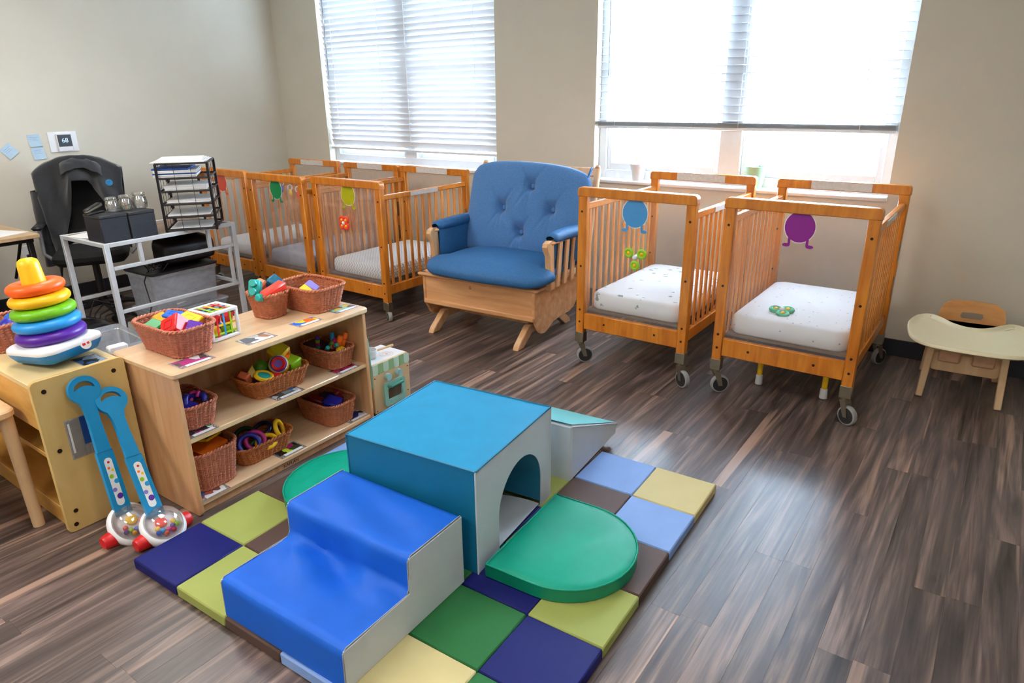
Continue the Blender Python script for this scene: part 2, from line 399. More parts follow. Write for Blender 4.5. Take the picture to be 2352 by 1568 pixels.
def mesh_of(name, mb, mats, smooth=40):
    me = bpy.data.meshes.new(name); me.from_pydata(mb.v, [], mb.f)
    mats = mats if isinstance(mats, (list, tuple)) else [mats]
    for m in mats: me.materials.append(m)
    if len(mats) > 1: me.polygons.foreach_set('material_index', mb.mi)
    bm = bmesh.new(); bm.from_mesh(me); bmesh.ops.recalc_face_normals(bm, faces=bm.faces); bm.to_mesh(me); bm.free()
    me.polygons.foreach_set('use_smooth', [True]*len(me.polygons)); me.set_sharp_from_angle(angle=math.radians(smooth))
    me.update(); return me
def link(name, data, parent=None):
    o = bpy.data.objects.new(name, data); COL.objects.link(o)
    if parent: o.parent = parent
    return o
def tag(o, label=None, cat=None, group=None, kind=None):
    for k, v in (('label', label), ('category', cat), ('group', group), ('kind', kind)):
        if v: o[k] = v
    return o
def obj(name, mb, mats, parent=None, smooth=40, loc=None, rot=None, label=None, cat=None, group=None, kind=None):
    o = link(name, mesh_of(name, mb, mats, smooth), parent)
    if loc: o.location = loc
    if rot: o.rotation_euler = [math.radians(a) for a in rot]
    return tag(o, label, cat, group, kind)
def inst(name, me, parent=None, loc=(0, 0, 0), rot=(0, 0, 0), **k):
    o = link(name, me, parent); o.location = loc; o.rotation_euler = [math.radians(a) for a in rot]
    return tag(o, **k)
def thing(name, label, cat, loc=(0, 0, 0), rz=0, group=None):
    o = link(name, None); o.location = loc; o.rotation_euler = (0, 0, math.radians(rz)); o.empty_display_size = .1
    return tag(o, label, cat, group)
def text_mesh(name, body, size, m, parent, loc, rot, ext=.0004):
    cu = bpy.data.curves.new(name, 'FONT'); cu.body = body; cu.size = size; cu.extrude = ext; cu.align_x = 'CENTER'; cu.align_y = 'CENTER'
    t = bpy.data.objects.new('tmp', cu); COL.objects.link(t); bpy.context.view_layer.update()
    me = bpy.data.meshes.new_from_object(t.evaluated_get(bpy.context.evaluated_depsgraph_get())); bpy.data.objects.remove(t)
    me.materials.clear(); me.materials.append(m)
    return inst(name, me, parent, loc, rot)

# ------------------------------------------------------------------ the room
XL, XR, YB, YF, ZC = -6.15, 2.3, 4.55, -3.2, 2.78
WT = .16
WIN = [(-5.485, -3.43), (-2.53, -.565)]        # window openings along x
WZ0, WZ1 = .93, 2.46
fl = obj('floor', MB().box(XL-.2, XR+.2, YF-.2, YB+.2, -.06, -.006), mat('subfloor', (84, 72, 64), .5), kind='structure')
PW, PL = .096, 1.25
pm = {}
def plank_mesh(l):
    k = round(l, 3)
    if k not in pm: pm[k] = mesh_of('plank', MB().box(.0001, PW-.0001, .0001, l-.0001, -.006, 0, .0003), M_FLOOR)
    return pm[k]
rest = MB()      # strips beyond what the room view shows
for i in range(int((XR-XL)/PW)+1):
    x = XL+i*PW; y = YB-PL*((i*.382+.13*((i*7) % 5)) % 1.0)-1e-6; y1 = YB
    while y1 > YF:
        y0 = max(y, YF)
        if y1-y0 > .02:
            if x < .42 and y1 > .3: inst('plank', plank_mesh(round(y1-y0, 2)), fl, (x, y1-round(y1-y0, 2), 0))
            else: rest.box(x+.0003, x+PW-.0003, y0, y1-.0006, -.006, 0)
        y1 = y0; y = y0-PL
tag(obj('plank_field', rest, M_FLOOR, fl), kind='stuff')
obj('ceiling', MB().box(XL-.2, XR+.2, YF-.2, YB+.2, ZC, ZC+.1), M_CEIL, kind='structure')
obj('wall_left', MB().box(XL-.15, XL, YF, YB, 0, ZC), M_WALL, kind='structure')
obj('wall_right', MB().box(XR, XR+.15, YF, YB, 0, ZC), M_WALL, kind='structure')
obj('wall_front', MB().box(XL-.15, XR+.15, YF-.15, YF, 0, ZC), M_WALL, kind='structure')
wb = MB()
xs = [XL-.15, WIN[0][0], WIN[0][1], WIN[1][0], WIN[1][1], XR+.15]
def frame_wall():
    # one continuous skin with two openings and their reveals
    zs = [0, WZ0, WZ1, ZC]
    v = []; f = []
    def q(a, b, c, d):
        n = len(v); v.extend((a, b, c, d)); f.append((n, n+1, n+2, n+3))
    for yy in (YB, YB+WT):
        for i in range(5):
            for j in range(3):
                if i in (1, 3) and j == 1: continue
                q((xs[i], yy, zs[j]), (xs[i+1], yy, zs[j]), (xs[i+1], yy, zs[j+1]), (xs[i], yy, zs[j+1]))
    for a, b in WIN:
        y0, y1 = YB, YB+WT
        q((a, y0, WZ0), (a, y1, WZ0), (a, y1, WZ1), (a, y0, WZ1)); q((b, y0, WZ0), (b, y1, WZ0), (b, y1, WZ1), (b, y0, WZ1))
        q((a, y0, WZ0), (b, y0, WZ0), (b, y1, WZ0), (a, y1, WZ0)); q((a, y0, WZ1), (b, y0, WZ1), (b, y1, WZ1), (a, y1, WZ1))
    wb.add(v, f)
frame_wall()
bmw = obj('wall_back', wb, M_WALL, kind='structure')
for nm, b in (('baseboard_back', (XL, XR, YB-.012, YB, 0, .105)), ('baseboard_left', (XL, XL+.012, YF, YB-.012, 0, .105))):
    obj(nm, MB().box(*b, .003), M_BASE, kind='structure')

for k, (a, b) in enumerate(WIN):
    wn = thing('window_%d' % (k+1), None, None); wn['kind'] = 'structure'
    y0, y1 = YB+.075, YB+WT-.005
    fr = MB(); F = .06
    fr.box(a, a+F, y0, y1, WZ0+.02, WZ1, .004); fr.box(b-F, b, y0, y1, WZ0+.02, WZ1, .004)
    fr.box(a+F-.001, b-F+.001, y0+.001, y1-.001, WZ0+.02, WZ0+.085, .004); fr.box(a+F-.001, b-F+.001, y0+.001, y1-.001, WZ1-F, WZ1, .004)
    obj('window_frame', fr, M_VINYL, wn)
    c = (a+b)/2; obj('mullion', MB().box(c-.075, c+.075, y0-.005, y1, WZ0+.08, WZ1-.05, .005), M_VINYL, wn)
    for p0, p1 in ((a+F, c-.075), (c+.075, b-F)):
        s = MB(); zm = 1.70
        for z0, z1, yy in ((WZ0+.085, zm+.02, y0+.02), (zm-.02, WZ1-F, y0+.045)):
            s.box(p0, p0+.035, yy, yy+.025, z0, z1, .003); s.box(p1-.035, p1, yy, yy+.025, z0, z1, .003)
            s.box(p0+.034, p1-.034, yy+.001, yy+.024, z0, z0+.045, .003); s.box(p0+.034, p1-.034, yy+.001, yy+.024, z1-.045, z1, .003)
        sash = obj('sash', s, M_VINYL, wn)
        for z0, z1, yy in ((WZ0+.12, zm-.01, y0+.03), (zm+.01, WZ1-F-.03, y0+.055)):
            obj('pane', MB().box(p0+.03, p1-.03, yy, yy+.004, z0, z1), M_GLASS, sash)
    obj('trim_%d' % (k+1), MB().box(a-.0, b+.0, YB-.025, YB+.08, WZ0-.005, WZ0+.02, .006), mat('sill_paint', (238, 238, 238), .4, .01), kind='structure')

# blinds
def blind(k, a, b, zbot, tilt, label):
    t = thing('window_blind', label, 'blind', ((a+b)/2, YB+.04, zbot)); w = b-a-.03
    n = int((WZ1-.06-zbot)/.048)
    def prof(u, v):
        q = (v-.5)*.057; return ((u-.5)*w, q, .0035*(1-(2*v-1)**2))
    sm = MB(); sm.grid(prof, 2, 5); g = MB(); g.grid(lambda u, v: tuple(Vector(prof(u, v))-Vector((0, 0, .0022))), 2, 5)
    sm.add(g.v, g.f)
    me = mesh_of('slat', sm, M_SLAT if k == 0 else M_SLAT2, 60)
    for i in range(n):
        inst('slat', me, t, (0, 0, .05+i*.048), (tilt, 0, 0))
    if k == 1:
        for i in range(5): inst('slat', me, t, (0, 0, .012+i*.0055), (0, 0, 0))
    obj('bottom_rail', MB().box(-w/2, w/2, -.026, .026, -.010, .008, .004), M_SLAT if k == 0 else M_SLAT2, t)
    obj('head_rail', MB().box(-w/2, w/2, -.03, .03, WZ1-zbot-.055, WZ1-zbot-.002, .004), M_VINYL, t)
    for fx in (.07, .37, .53, .9):
        c = MB()
        for yy in (-.027, .027): c.cyl(((fx-.5)*w, yy, 0), ((fx-.5)*w, yy, WZ1-zbot-.05), .0014, n=5)
        for i in range(n): c.cyl(((fx-.5)*w, -.027, .046+i*.048), ((fx-.5)*w, .027, .046+i*.048), .0008, n=4)
        obj('ladder_cord', c, M_VINYL, t)
    obj('wand', MB().cyl((-w/2+.085, -.045, WZ1-zbot-.06), (-w/2+.09, -.05, 1.70-zbot if k == 0 else 1.66-zbot), .004, n=6), clear('wand_plastic', tint=(190, 205, 215), haze=.4, gloss=.2, hazecol=(180, 195, 205)), t)
blind(0, WIN[0][0], WIN[0][1], 1.078, -70, 'white slatted blind tilted nearly shut over the window behind the row of three cribs')
blind(1, WIN[1][0], WIN[1][1], 1.318, 4, 'white slatted blind with open slats, raised above two plant pots on the sill')

# ------------------------------------------------------------------ cribs
M_SHEET = {k: sheet_mat('sheet_'+k, k) for k in ('zigzag', 'dots', 'animals', 'grey', 'white')}
def caster_mesh():
    pass
def crib(label, x0, x1, y0, y1, dz, rz, sticker, strip_side=None, back_strip=True):
    """front end frame at y0 (faces the room), back end frame at y1; dz lowers everything"""
    w, l = x1-x0, y1-y0
    t = thing('crib', label, 'crib', (x0, y0, 0), rz, 'wooden cribs on casters')
    h = 1.056+dz; zb = .222+dz; leg = .155+dz
    pw, pd = .052, .042
    pm_ = mesh_of('post', MB().box(0, pw, 0, pd, leg, h-.035, .004), M_CRIB)
    for py in (0, l-pd):
        for px in (0, w-pw): inst('post', pm_, t, (px, py, 0))
    # top rail with rounded upper corners
    o = [(w+.004, h-.052), (w+.004, h-.02)]+[(w+.004-.02+.02*math.cos(a), h-.02+.02*math.sin(a)) for a in (.4, .8, 1.2, PI/2)]
    o += [(-.004+.02-.02*math.cos(a), h-.02+.02*math.sin(a)) for a in (PI/2, 1.2, .8, .4)]+[(-.004, h-.02), (-.004, h-.052)]
    T = Matrix(((1, 0, 0, 0), (0, 0, -1, 0), (0, 1, 0, 0), (0, 0, 0, 1)))
    tr = mesh_of('top_rail', MB().prism(o, -pd-.004, .004, T, .004), M_CRIB)
    br = mesh_of('bottom_rail', MB().box(pw-.002, w-pw+.002, .006, .034, zb, zb+.098, .004), M_CRIB)
    pn = mesh_of('clear_panel', MB().box(pw-.004, w-pw+.004, .018, .0225, zb+.09, h-.048), M_PLEXI)
    panels = []
    for py in (0, l-pd):
        inst('top_rail', tr, t, (0, py, 0)); inst('bottom_rail', br, t, (0, py, 0)); panels.append(inst('clear_panel', pn, t, (0, py, 0)))
    sr = mesh_of('side_rail', MB().box(.012, .042, pd-.003, l-pd+.003, h-.13, h-.096, .005), M_CRIB)
    sb = mesh_of('side_bottom_rail', MB().box(.012, .042, pd-.003, l-pd+.003, zb+.03, zb+.098, .004), M_CRIB)
    sl = mesh_of('slat', MB().box(.021, .033, -.0125, .0125, zb+.09, h-.125, .003), M_CRIBS)
    n = 12
    for sx in (0, w-.054):
        inst('side_rail', sr, t, (sx, 0, 0)); inst('side_bottom_rail', sb, t, (sx, 0, 0))
        for i in range(n): inst('slat', sl, t, (sx, pd+(l-2*pd)*(i+.7)/(n+.4), 0))
    # bolts on the post faces and rail
    bl = mesh_of('bolt', MB().cyl((0, .002, 0), (0, -.002, 0), .0065, n=10), M_BOLT)
    for z in (h-.135, h-.45, zb+.12, zb+.045):
        for px in (pw/2, w-pw/2): inst('bolt', bl, t, (px, 0, z))
    for px in (.27*w, .73*w): inst('bolt', bl, t, (px, .006, zb+.05))
    for z in (h-.3, h-.55): inst('bolt', bl, t, (pw/2, l-pd, z))
    # mattress board
    obj('mattress_board', MB().box(.05, w-.05, .05, l-.05, zb+.105, zb+.117), mat('board', (120, 96, 74), .6), t)
    if back_strip: obj('label_strip', MB().box(w*.27, w*.73, l-pd-.006, l-pd-.0035, h-.048, h-.004), M_LABEL, t, label='pale printed label strip on the top rail')
    if strip_side: obj('label_strip', MB().box(w-.0125, w-.0095, l*.32, l*.62, h-.128, h-.100), M_LABEL, t, label='pale label strip on the side rail')
    for z0, z1 in ((h-.42, h-.30), (h-.62, h-.50)): obj('latch_track', MB().box(w-.004, w+.002, l-.075, l-.055, z0, z1, .001), M_STEEL, t)
    # casters
    R = .05 if dz == 0 else .036
    ang = {0: 40, 1: -30, 2: 10, 3: 60}
    for i, (px, py) in enumerate(((pw/2, pd/2), (w-pw/2, pd/2), (pw/2, l-pd/2), (w-pw/2, l-pd/2))):
        A = Rot(z=ang[i], t=(px, py, 0)); off = .028
        m = MB(); m.box(px-pw/2-.002, px+pw/2+.002, py-pd/2-.002, py+pd/2+.002, leg-.018, leg+.045, .002)
        m.cyl((px, py, leg-.03), (px, py, leg-.015), .02, n=12)
        for s in (-1, 1): m.prism([(-.016, leg-.03), (off-.011, R-.008), (off+.011, R-.008), (.02, leg-.03)][::1], s*.019-.0015, s*.019+.0015, A @ Rot(x=90))
        c = obj('caster', m, M_STEEL, t)
        wl = MB(); wl.m = 0; wl.lathe([(.010, -.016), (R-.010, -.016), (R-.008, -.010), (R-.008, .010), (R-.010, .016), (.010, .016)], 20, A @ Rot(x=90, t=(off, 0, R)))
        wl.m = 1; wl.lathe([(R-.009, -.014), (R-.002, -.012), (R, -.006), (R, .006), (R-.002, .012), (R-.009, .014)], 24, A @ Rot(x=90, t=(off, 0, R)), caps=False)
        obj('wheel', wl, [M_RUBBER, M_TREAD], c)
    # round figure sticker on the clear panel
    if sticker:
        fx, fz, r, sm = sticker
        m = MB(); m.m = 1; T = Rot(x=90)
        m.prism([(fx+(r+.004)*math.cos(2*PI*i/28), fz+(r+.004)*1.06*math.sin(2*PI*i/28)) for i in range(28)], -.0166, -.0162, T)
        m.m = 0; m.prism([(fx+r*math.cos(2*PI*i/28), fz+r*1.06*math.sin(2*PI*i/28)) for i in range(28)], -.0164, -.0152, T)
        for s in (-1, 1):
            m.box(fx+s*.6*r-.006, fx+s*.6*r+.006, .0152, .0164, fz-r*1.28, fz-r*.75)
            m.prism(circ(.26*r, 12, fx+s*.78*r, fz-r*1.3, .13*r), -.0164, -.0152, T)
        obj('sticker', m, [sm, M_PAPER], panels[0])
    return t
def mattress(label, x0, x1, y0, y1, z0, z1, kind, rz=0):
    m = MB(); w, l, h = x1-x0, y1-y0, z1-z0
    o = rrect(w, l, .07, 6, w/2, l/2)
    v = []; rings = []
    prof = [(.012, 0), (0, .012), (-.002, h*.5), (.002, h-.018), (.012, h-.006), (.03, h)]
    n = len(o)
    for ins_, z in prof:
        rings.append((inset(o, ins_) if ins_ else o, z))
    for ri, (oo, z) in enumerate(rings): v += [(x, y, z) for x, y in oo]
    f = []
    for j in range(len(rings)-1):
        for i in range(n): f.append((j*n+i, j*n+(i+1) % n, (j+1)*n+(i+1) % n, (j+1)*n+i))
    f += [tuple(range(n))[::-1], tuple(range((len(rings)-1)*n, len(rings)*n))]
    m.add(v, f)
    return obj('crib_mattress', m, M_SHEET[kind], loc=(x0, y0, z0), rot=(0, 0, rz), label=label, cat='mattress', group='mattresses in the cribs', smooth=60)
S = lambda n, c: mat('sticker_'+n, c, .35, .02)
CR = [  # label, x0,x1,y0,y1,dz,rz,sticker,side strip, mattress label, sheet
 ('wooden crib with red sticker nearest the left wall, partly behind the wire tray tower', -5.655, -4.965, 3.235, 4.225, -.06, 0, (.33, .89, .072, S('red', (204, 72, 48))), False, 'white mattress in the crib nearest the left wall', 'dots'),
 ('wooden crib with green round sticker, middle of the row of three', -4.885, -4.215, 3.205, 4.235, -.06, 0, (.33, .885, .07, S('green', (24, 132, 72))), False, 'plain grey mattress in the crib with the green sticker', 'grey'),
 ('wooden crib with yellow-green round sticker, beside the blue glider chair', -4.195, -3.475, 3.275, 4.245, -.06, 0, (.375, .885, .07, S('yellow', (176, 172, 10))), True, 'white zigzag-print mattress in the crib beside the glider chair', 'zigzag'),
 ('wooden crib with light blue round sticker under the wide window', -1.955, -1.265, 3.350, 4.345, 0, 0, (.345, .935, .073, S('blue', (74, 152, 212))), True, 'white mattress with small animal print in the crib with the blue sticker', 'animals'),
 ('wooden crib with purple round sticker standing near the toddler high chair', -1.125, -.425, 3.375, 4.335, 0, 0, (.36, .94, .069, S('purple', (142, 26, 140))), True, 'white tiny-dot mattress in the crib with the purple sticker', 'dots'),
]
for (lb, x0, x1, y0, y1, dz, rz, st, ss, ml, sk) in CR:
    crib(lb, x0, x1, y0, y1, dz, rz, st, ss)
    mattress(ml, x0+.06, x1-.06, y0+.055, y1-.055, .34+dz, .445+dz, sk)
# small toys on the cribs
def petal_toy(name, label, cat, loc, rot, cols, n=4, R=.028, r=.02, group=None):
    t = thing(name, label, cat, loc); t.rotation_euler = [math.radians(a) for a in rot]
    for i in range(n):
        a = 2*PI*(i+.5)/n if n == 4 else 2*PI*i/n+PI/2+PI
        p = obj('petal', MB().torus(r*.75, r*.35, 18, 8, Rot(t=(R*math.cos(a), R*math.sin(a), 0))).lathe([(r*.7, -r*.15), (r*.7, r*.15)], 16, Rot(t=(R*math.cos(a), R*math.sin(a), 0))), cols[i % len(cols)], t)
        obj('dot', MB().ball((R*math.cos(a), R*math.sin(a), r*.18), r*.4, rz=r*.25, n=12, m=6), cols[(i+1) % len(cols)] if len(cols) > 1 else P_YEL, p)
    obj('hub', MB().ball((0, 0, .004), r*.55, rz=r*.5, n=14, m=8), M_WHITEP, t)
    obj('suction_stem', MB().cyl((0, 0, -.004), (0, 0, -.024), r*.35, r*.6, 10), M_WHITEP, t)
    return t
petal_toy('butterfly_toy', 'red butterfly toy with yellow dots stuck on a crib panel', 'toy', (-3.86, 3.268, .685), (90, 0, 0), [P_CORAL], 4, .03, .027)
petal_toy('propeller_toy', 'green and yellow three-lobed toy stuck on a crib panel', 'toy', (-1.585, 3.343, .70), (90, 0, 0), [P_LIME], 3, .045, .026)
petal_toy('flower_teether', 'green flower teether lying on a white crib mattress', 'toy', (-.845, 3.60, .455), (8, 0, 20), [plastic('teether_green', (60, 178, 130))], 3, .035, .032)
# a small hanging clip toy between two cribs
for i, (c, x, z, lb) in enumerate(((P_INDIGO, -4.30, .835, 'small blue clip toy on the rail between two cribs'), (P_YEL, -4.235, .79, 'small yellow clip toy hanging between two cribs'), (P_CORAL, -4.19, .75, 'small orange clip toy hanging low between two cribs'))):
    pass
# frame with yellow legs stored under the purple-sticker crib
t = thing('toddler_bench', 'low blue bench with yellow legs and white feet under the crib with purple sticker', 'bench', (-.76, 3.62, 0))
obj('seat', MB().box(-.26, .26, .06, .42, .165, .19, .01), mat('bench_blue', (60, 110, 190), .5), t)
for lx in (-.17, .17):
    for ly in (.02, .44):
        lg = obj('leg', MB().cyl((lx, ly, .05), (lx, ly, .19), .0145, n=14), P_YEL, t)
        obj('foot_cap', MB().lathe([(.016, 0), (.021, .004), (.018, .055), (.015, .058)], 14, Rot(t=(lx, ly, 0))), M_WHITEP, lg)

# ------------------------------------------------------------------ glider chair
def glider():
    t = thing('glider_chair', 'wide wooden glider chair with tufted blue cushions between the cribs', 'chair', (-2.715, 3.30, 0), 3.5)
    W2 = .45; UA = (.035, .12, -.022); UB = (.07, 0, .04)
    # base feet and runners
    T = Rot(x=90, z=90)
    for s in (-1, 1):
        o = [(-.02, 0), (.05, 0), (.16, .075), (.52, .075), (.63, 0), (.70, 0), (.69, .03), (.56, .13), (.12, .13), (-.005, .03)]
        obj('foot', MB().prism(o, s*.345-.022, s*.345+.022, T, .004), M_GLIDERV, t)
    obj('base_stretcher', MB().box(-.36, .36, .30, .36, .07, .135, .004), M_GLIDERV, t)
    # skirt box: front board, rear board, curved side boards
    fb = obj('front_panel', MB().box(-W2+.02, W2-.02, .055, .078, .20, .385, .004), M_GLIDER, t)
    obj('front_moulding', MB().box(-W2+.005, W2-.005, .040, .082, .185, .222, .008), M_GLIDER, fb)
    text_mesh('carved_mark', '&', .035, mat('carved_brown', (150, 100, 60), .6), fb, (-.05, .0548, .345), (90, 0, 0))
    obj('rear_panel', MB().box(-W2+.02, W2-.02, .62, .64, .22, .385, .004), M_GLIDER, t)
    for s in (-1, 1):
        o = [(.05, .385), (.05, .21), (.07, .165), (.105, .11), (.14, .085), (.18, .08), (.22, .09), (.30, .125), (.40, .135), (.52, .135), (.58, .15), (.63, .19), (.65, .24), (.65, .385)]
        obj('side_panel', MB().prism(o, s*(W2-.012)-.011, s*(W2-.012)+.011, T, .003), M_GLIDER, t)
    obj('seat_frame', MB().box(-W2-.03, W2+.03, .03, .08, .385, .405, .007).box(-W2-.03, -W2+.03, .05, .68, .385, .405, .007).box(W2-.03, W2+.03, .05, .68, .385, .405, .007).box(-W2, W2, .62, .68, .385, .405, .005).box(-W2+.02, W2-.02, .09, .62, .388, .40), M_GLIDER, t)
    # arms
    for s in (-1, 1):
        ax = s*(W2+.005)
        front = obj('arm_post', MB().prism([(.03, .40), (.085, .40), (.075, .52), (.070, .63), (.066, .69), (.05, .715), (.02, .72), (-.012, .708), (-.022, .685), (-.012, .655), (.012, .62), (.022, .52)], ax-.020, ax+.020, T, .005), M_GLIDERV, t, loc=UA)
        obj('arm_rail', MB().box(ax-.03, ax+.03, .03, .60, .69, .712, .008), M_GLIDERV, t, loc=UA)
        for i in range(5):
            yy = .13+i*.095
            obj('arm_slat', MB().prism([(yy, .40), (yy+.042, .40), (yy+.042+.035, .70), (yy+.035, .70)], ax-.008, ax+.008, T, .002), M_GLIDERV, t, loc=UA)
        # wrap-around arm cushion (top and inner face)
        def pad(u, v, ax=ax, s=s):
            a = u*2*PI; y = .055+v*.47
            px, pz = .050*math.cos(a), .040*math.sin(a)
            e = math.sin(PI*min(1, max(0, v)))**.18 if 0 < v < 1 else .0
            return (ax-s*.004+px*(.55+.45*e), y, .725+pz*(.4+.6*e)+.003*noise.noise(Vector((px*40, y*30, 3))))
        m = MB(); m.grid(pad, 20, 26, cu=True)
        def inner(u, v, ax=ax, s=s):
            y = .062+u*.44; z = .73-v*.25
            th = .026*(math.sin(PI*(.04+.92*u))**.35)*(math.sin(PI*(.08+.84*v))**.3)
            return (ax-s*(.02+th)+.003*noise.noise(Vector((y*25, z*25, 1))), y, z)
        m.grid(inner, 18, 12)
        m.grid(lambda u, v, ax=ax, s=s: (ax-s*.012, .062+u*.44, .73-v*.25), 4, 4)
        obj('arm_cushion', m, M_DENIMS, t, 70, loc=UA)
    # back frame: rear posts and slats (mostly behind the cushion)
    L = Rot(x=-14, t=(0, .60, .40))
    for s in (-1, 1):
        obj('back_post', MB().box(s*W2-.02, s*W2+.02, -.015, .02, 0, .66, .008, L).cyl((s*W2, .0, .66), (s*W2, .0, .675), .02, .012, 10, T=L), M_GLIDERV, t, loc=UB)
    for i in range(7): obj('back_slat', MB().box(-.36+i*.12-.02, -.36+i*.12+.02, 0, .012, .02, .62, .003, L), M_GLIDERV, t, loc=UB)
    obj('back_top_rail', MB().box(-W2, W2, -.012, .016, .60, .66, .008, L), M_GLIDERV, t, loc=UB)
    # seat cushion
    def seat(u, v):
        a = u*2*PI; ph = -PI/2+v*PI
        def sg(q, p): return math.copysign(abs(q)**p, q)
        x = .495*sg(math.cos(a), .32)*sg(math.cos(ph), .5); y = .30*sg(math.sin(a), .45)*sg(math.cos(ph), .5); z = .062*sg(math.sin(ph), .75)
        yy = y-.055*(1-(x/.475)**2)*(1 if y < 0 else 0)*abs(y/.30)
        zz = .462+z+.012*(1-(x/.5)**2)+.004*noise.noise(Vector((x*5, y*5, .3)))-(.03*max(0, -y-.16)/.14)
        k_ = min(1, max(0, (.285+yy-.13)/.05)); k_ = k_*k_*(3-2*k_)
        return (x*(1-.13*k_), .285+yy, zz)
    obj('seat_cushion', MB().grid(seat, 56, 18, cu=True), M_DENIMS, t, 80, loc=(.06, 0, .01))
    # back cushion, tufted
    B = Rot(x=-15, t=(0, .50, .46))
    btn = [(.045, .465), (-.17, .31), (.215, .32), (.0, .15)]
    def outline(u, v):
        x = (u-.5)*2; hw = .49-.02*v; top = .63-.05*abs(x)**2.6-.012*(x)
        hz = v*top
        # round the corners
        cx = hw*x
        k = max(0, v-.84)/.16; cx *= 1-.10*k**2.2*abs(x)**3
        return cx, hz
    def bfront(u, v):
        x, z = outline(u, v)
        ed = (max(1e-4, (1-abs(2*u-1)))**.42)*(max(1e-4, 4*v*(1-v))**.30)
        d = .105*ed
        for bx, bz in btn:
            q = math.hypot(x-bx, z-bz)
            d -= .055*math.exp(-(q/.040)**2)+.018*math.exp(-(q/.13)**2)
            # pulled creases below and beside the button
            for dx, dz, k in ((.05, -1, .022), (-.45, -.75, .016), (.5, -.72, .016), (-.6, .8, .014), (.6, .8, .014), (-.2, -1, .012)):
                n_ = math.hypot(dx, dz); al = ((x-bx)*dx+(z-bz)*dz)/n_; ac = ((x-bx)*dz-(z-bz)*dx)/n_
                if 0 < al < .2: d -= k*math.exp(-(ac/.009)**2)*(1-al/.2)*min(1, al/.02)
        d += .004*noise.noise(Vector((x*7, z*7, 5)))
        return (x, -d, z)
    m = MB(); m.grid(bfront, 120, 84, T=B)
    def bback(u, v):
        x, z = outline(u, v); ed = (max(0, (1-abs(2*u-1)))**.5)*(max(0, 4*v*(1-v))**.4); return (x, .03*ed, z)
    m.grid(bback, 24, 18, T=B)
    bc = obj('back_cushion', m, M_DENIM, t, 80, loc=UB)
    for bx, bz in btn:
        d = -bfront(.5+bx/(2*.465), min(.98, bz/.62))[1]
        obj('button', MB().ball((bx, -d-.002, bz), .017, .009, .017, 14, 8, T=B), M_DENIM, bc)
    tie = MB()
    for i in range(7): tie.torus(.012, .004, 10, 5, B @ Rot(y=90, t=(.455-.004*i, .0, .60-.012*i)))
    obj('tie_ruffle', tie, M_DENIM, bc)
glider()
CLIPS = ((P_INDIGO, (-4.832, 3.476, .841), 'small blue clip toy on the side rail between two cribs'), (P_YEL, (-4.832, 3.555, .797), 'small yellow clip toy hanging on crib slats'), (P_CORAL, (-4.832, 3.627, .775), 'small coral clip toy hanging on crib slats'))
for c, p, lb in CLIPS:
    t = thing('clip_toy', lb, 'toy', p)
    obj('body', MB().ball((0, 0, 0), .016, .014, .032, 12, 8), c, t)
    obj('clip_ring', MB().torus(.022, .004, 16, 6, Rot(y=90, t=(.0, 0, .045))), M_WHITEP, t)

# ------------------------------------------------------------------ potted plants on the sill
def plant(label, loc, s, potm, leafm, leaves):
    t = thing('potted_plant', label, 'plant', loc)
    pot = obj('pot', MB().lathe([(.042*s, 0), (.058*s, .10*s), (.064*s, .10*s), (.066*s, .125*s), (.060*s, .125*s), (.054*s, .10*s), (.052*s, .10*s), (.001, .098*s)], 24), potm, t)
    obj('soil', MB().lathe([(.053*s, .099*s), (.02, .103*s), (.001, .104*s)], 16), mat('soil', (70, 54, 40), .9, .2), pot)
    for i, (a, h, r) in enumerate(leaves):
        st = obj('stem', MB().tube([(0, 0, .1*s), (.01*math.cos(a), .01*math.sin(a), .1*s+h*.6), (.025*math.cos(a), .025*math.sin(a), .1*s+h)], .0018, 6), leafm, t)
        A = Rot(z=math.degrees(a), y=35, t=(.025*math.cos(a), .025*math.sin(a), .1*s+h))
        obj('leaf', MB().grid(lambda u, v, r=r: ((u)*r*2, (v-.5)*r*1.5*math.sin(PI*(.06+.9*u)), .25*r*math.sin(PI*u)+.3*abs(v-.5)*r), 9, 7, T=A), leafm, st, 70)
plant('white flowerpot with a pale green seedling on the window sill', (-2.19, 4.592, .95), .95, M_WHITEP, mat('leaf_yellow_green', (196, 214, 70), .5), [(.5, .05, .018), (2.2, .06, .016), (4, .045, .018), (5.2, .07, .014)])
plant('mint green flowerpot on the window sill behind the cribs', (-1.355, 4.592, .95), 1.12, mat('mint_pot', (166, 206, 176), .45, .01), mat('leaf_green', (120, 160, 90), .5), [(1.2, .03, .01), (3.6, .05, .009)])

# ------------------------------------------------------------------ floor mat of 36 squares
MX, MY, MA, TS = -.7345, 2.4265, 2.2344, .26
t = thing('play_mat', 'patchwork foam play mat of coloured squares under the soft climbing blocks', 'mat', (MX, MY, 0), MA)
TC = [('tan', (212, 194, 138)), ('periwinkle', (138, 170, 226)), ('brown', (90, 70, 62)), ('lime', (158, 165, 88)), ('navy', (24, 28, 96)), ('green', (42, 106, 54))]
tm = []
for n, c in TC: tm.append(mesh_of('mat_square', MB().box(-TS+.0006, -.0006, -TS+.0006, -.0006, .001, .042, .0045), mat('mat_vinyl_'+n, c, .55, .02, 10, .12, 600, spec=.2)))
for u in range(6):
    for v in range(6): inst('mat_square', tm[(u+v) % 6], t, (-u*TS, -v*TS, 0))

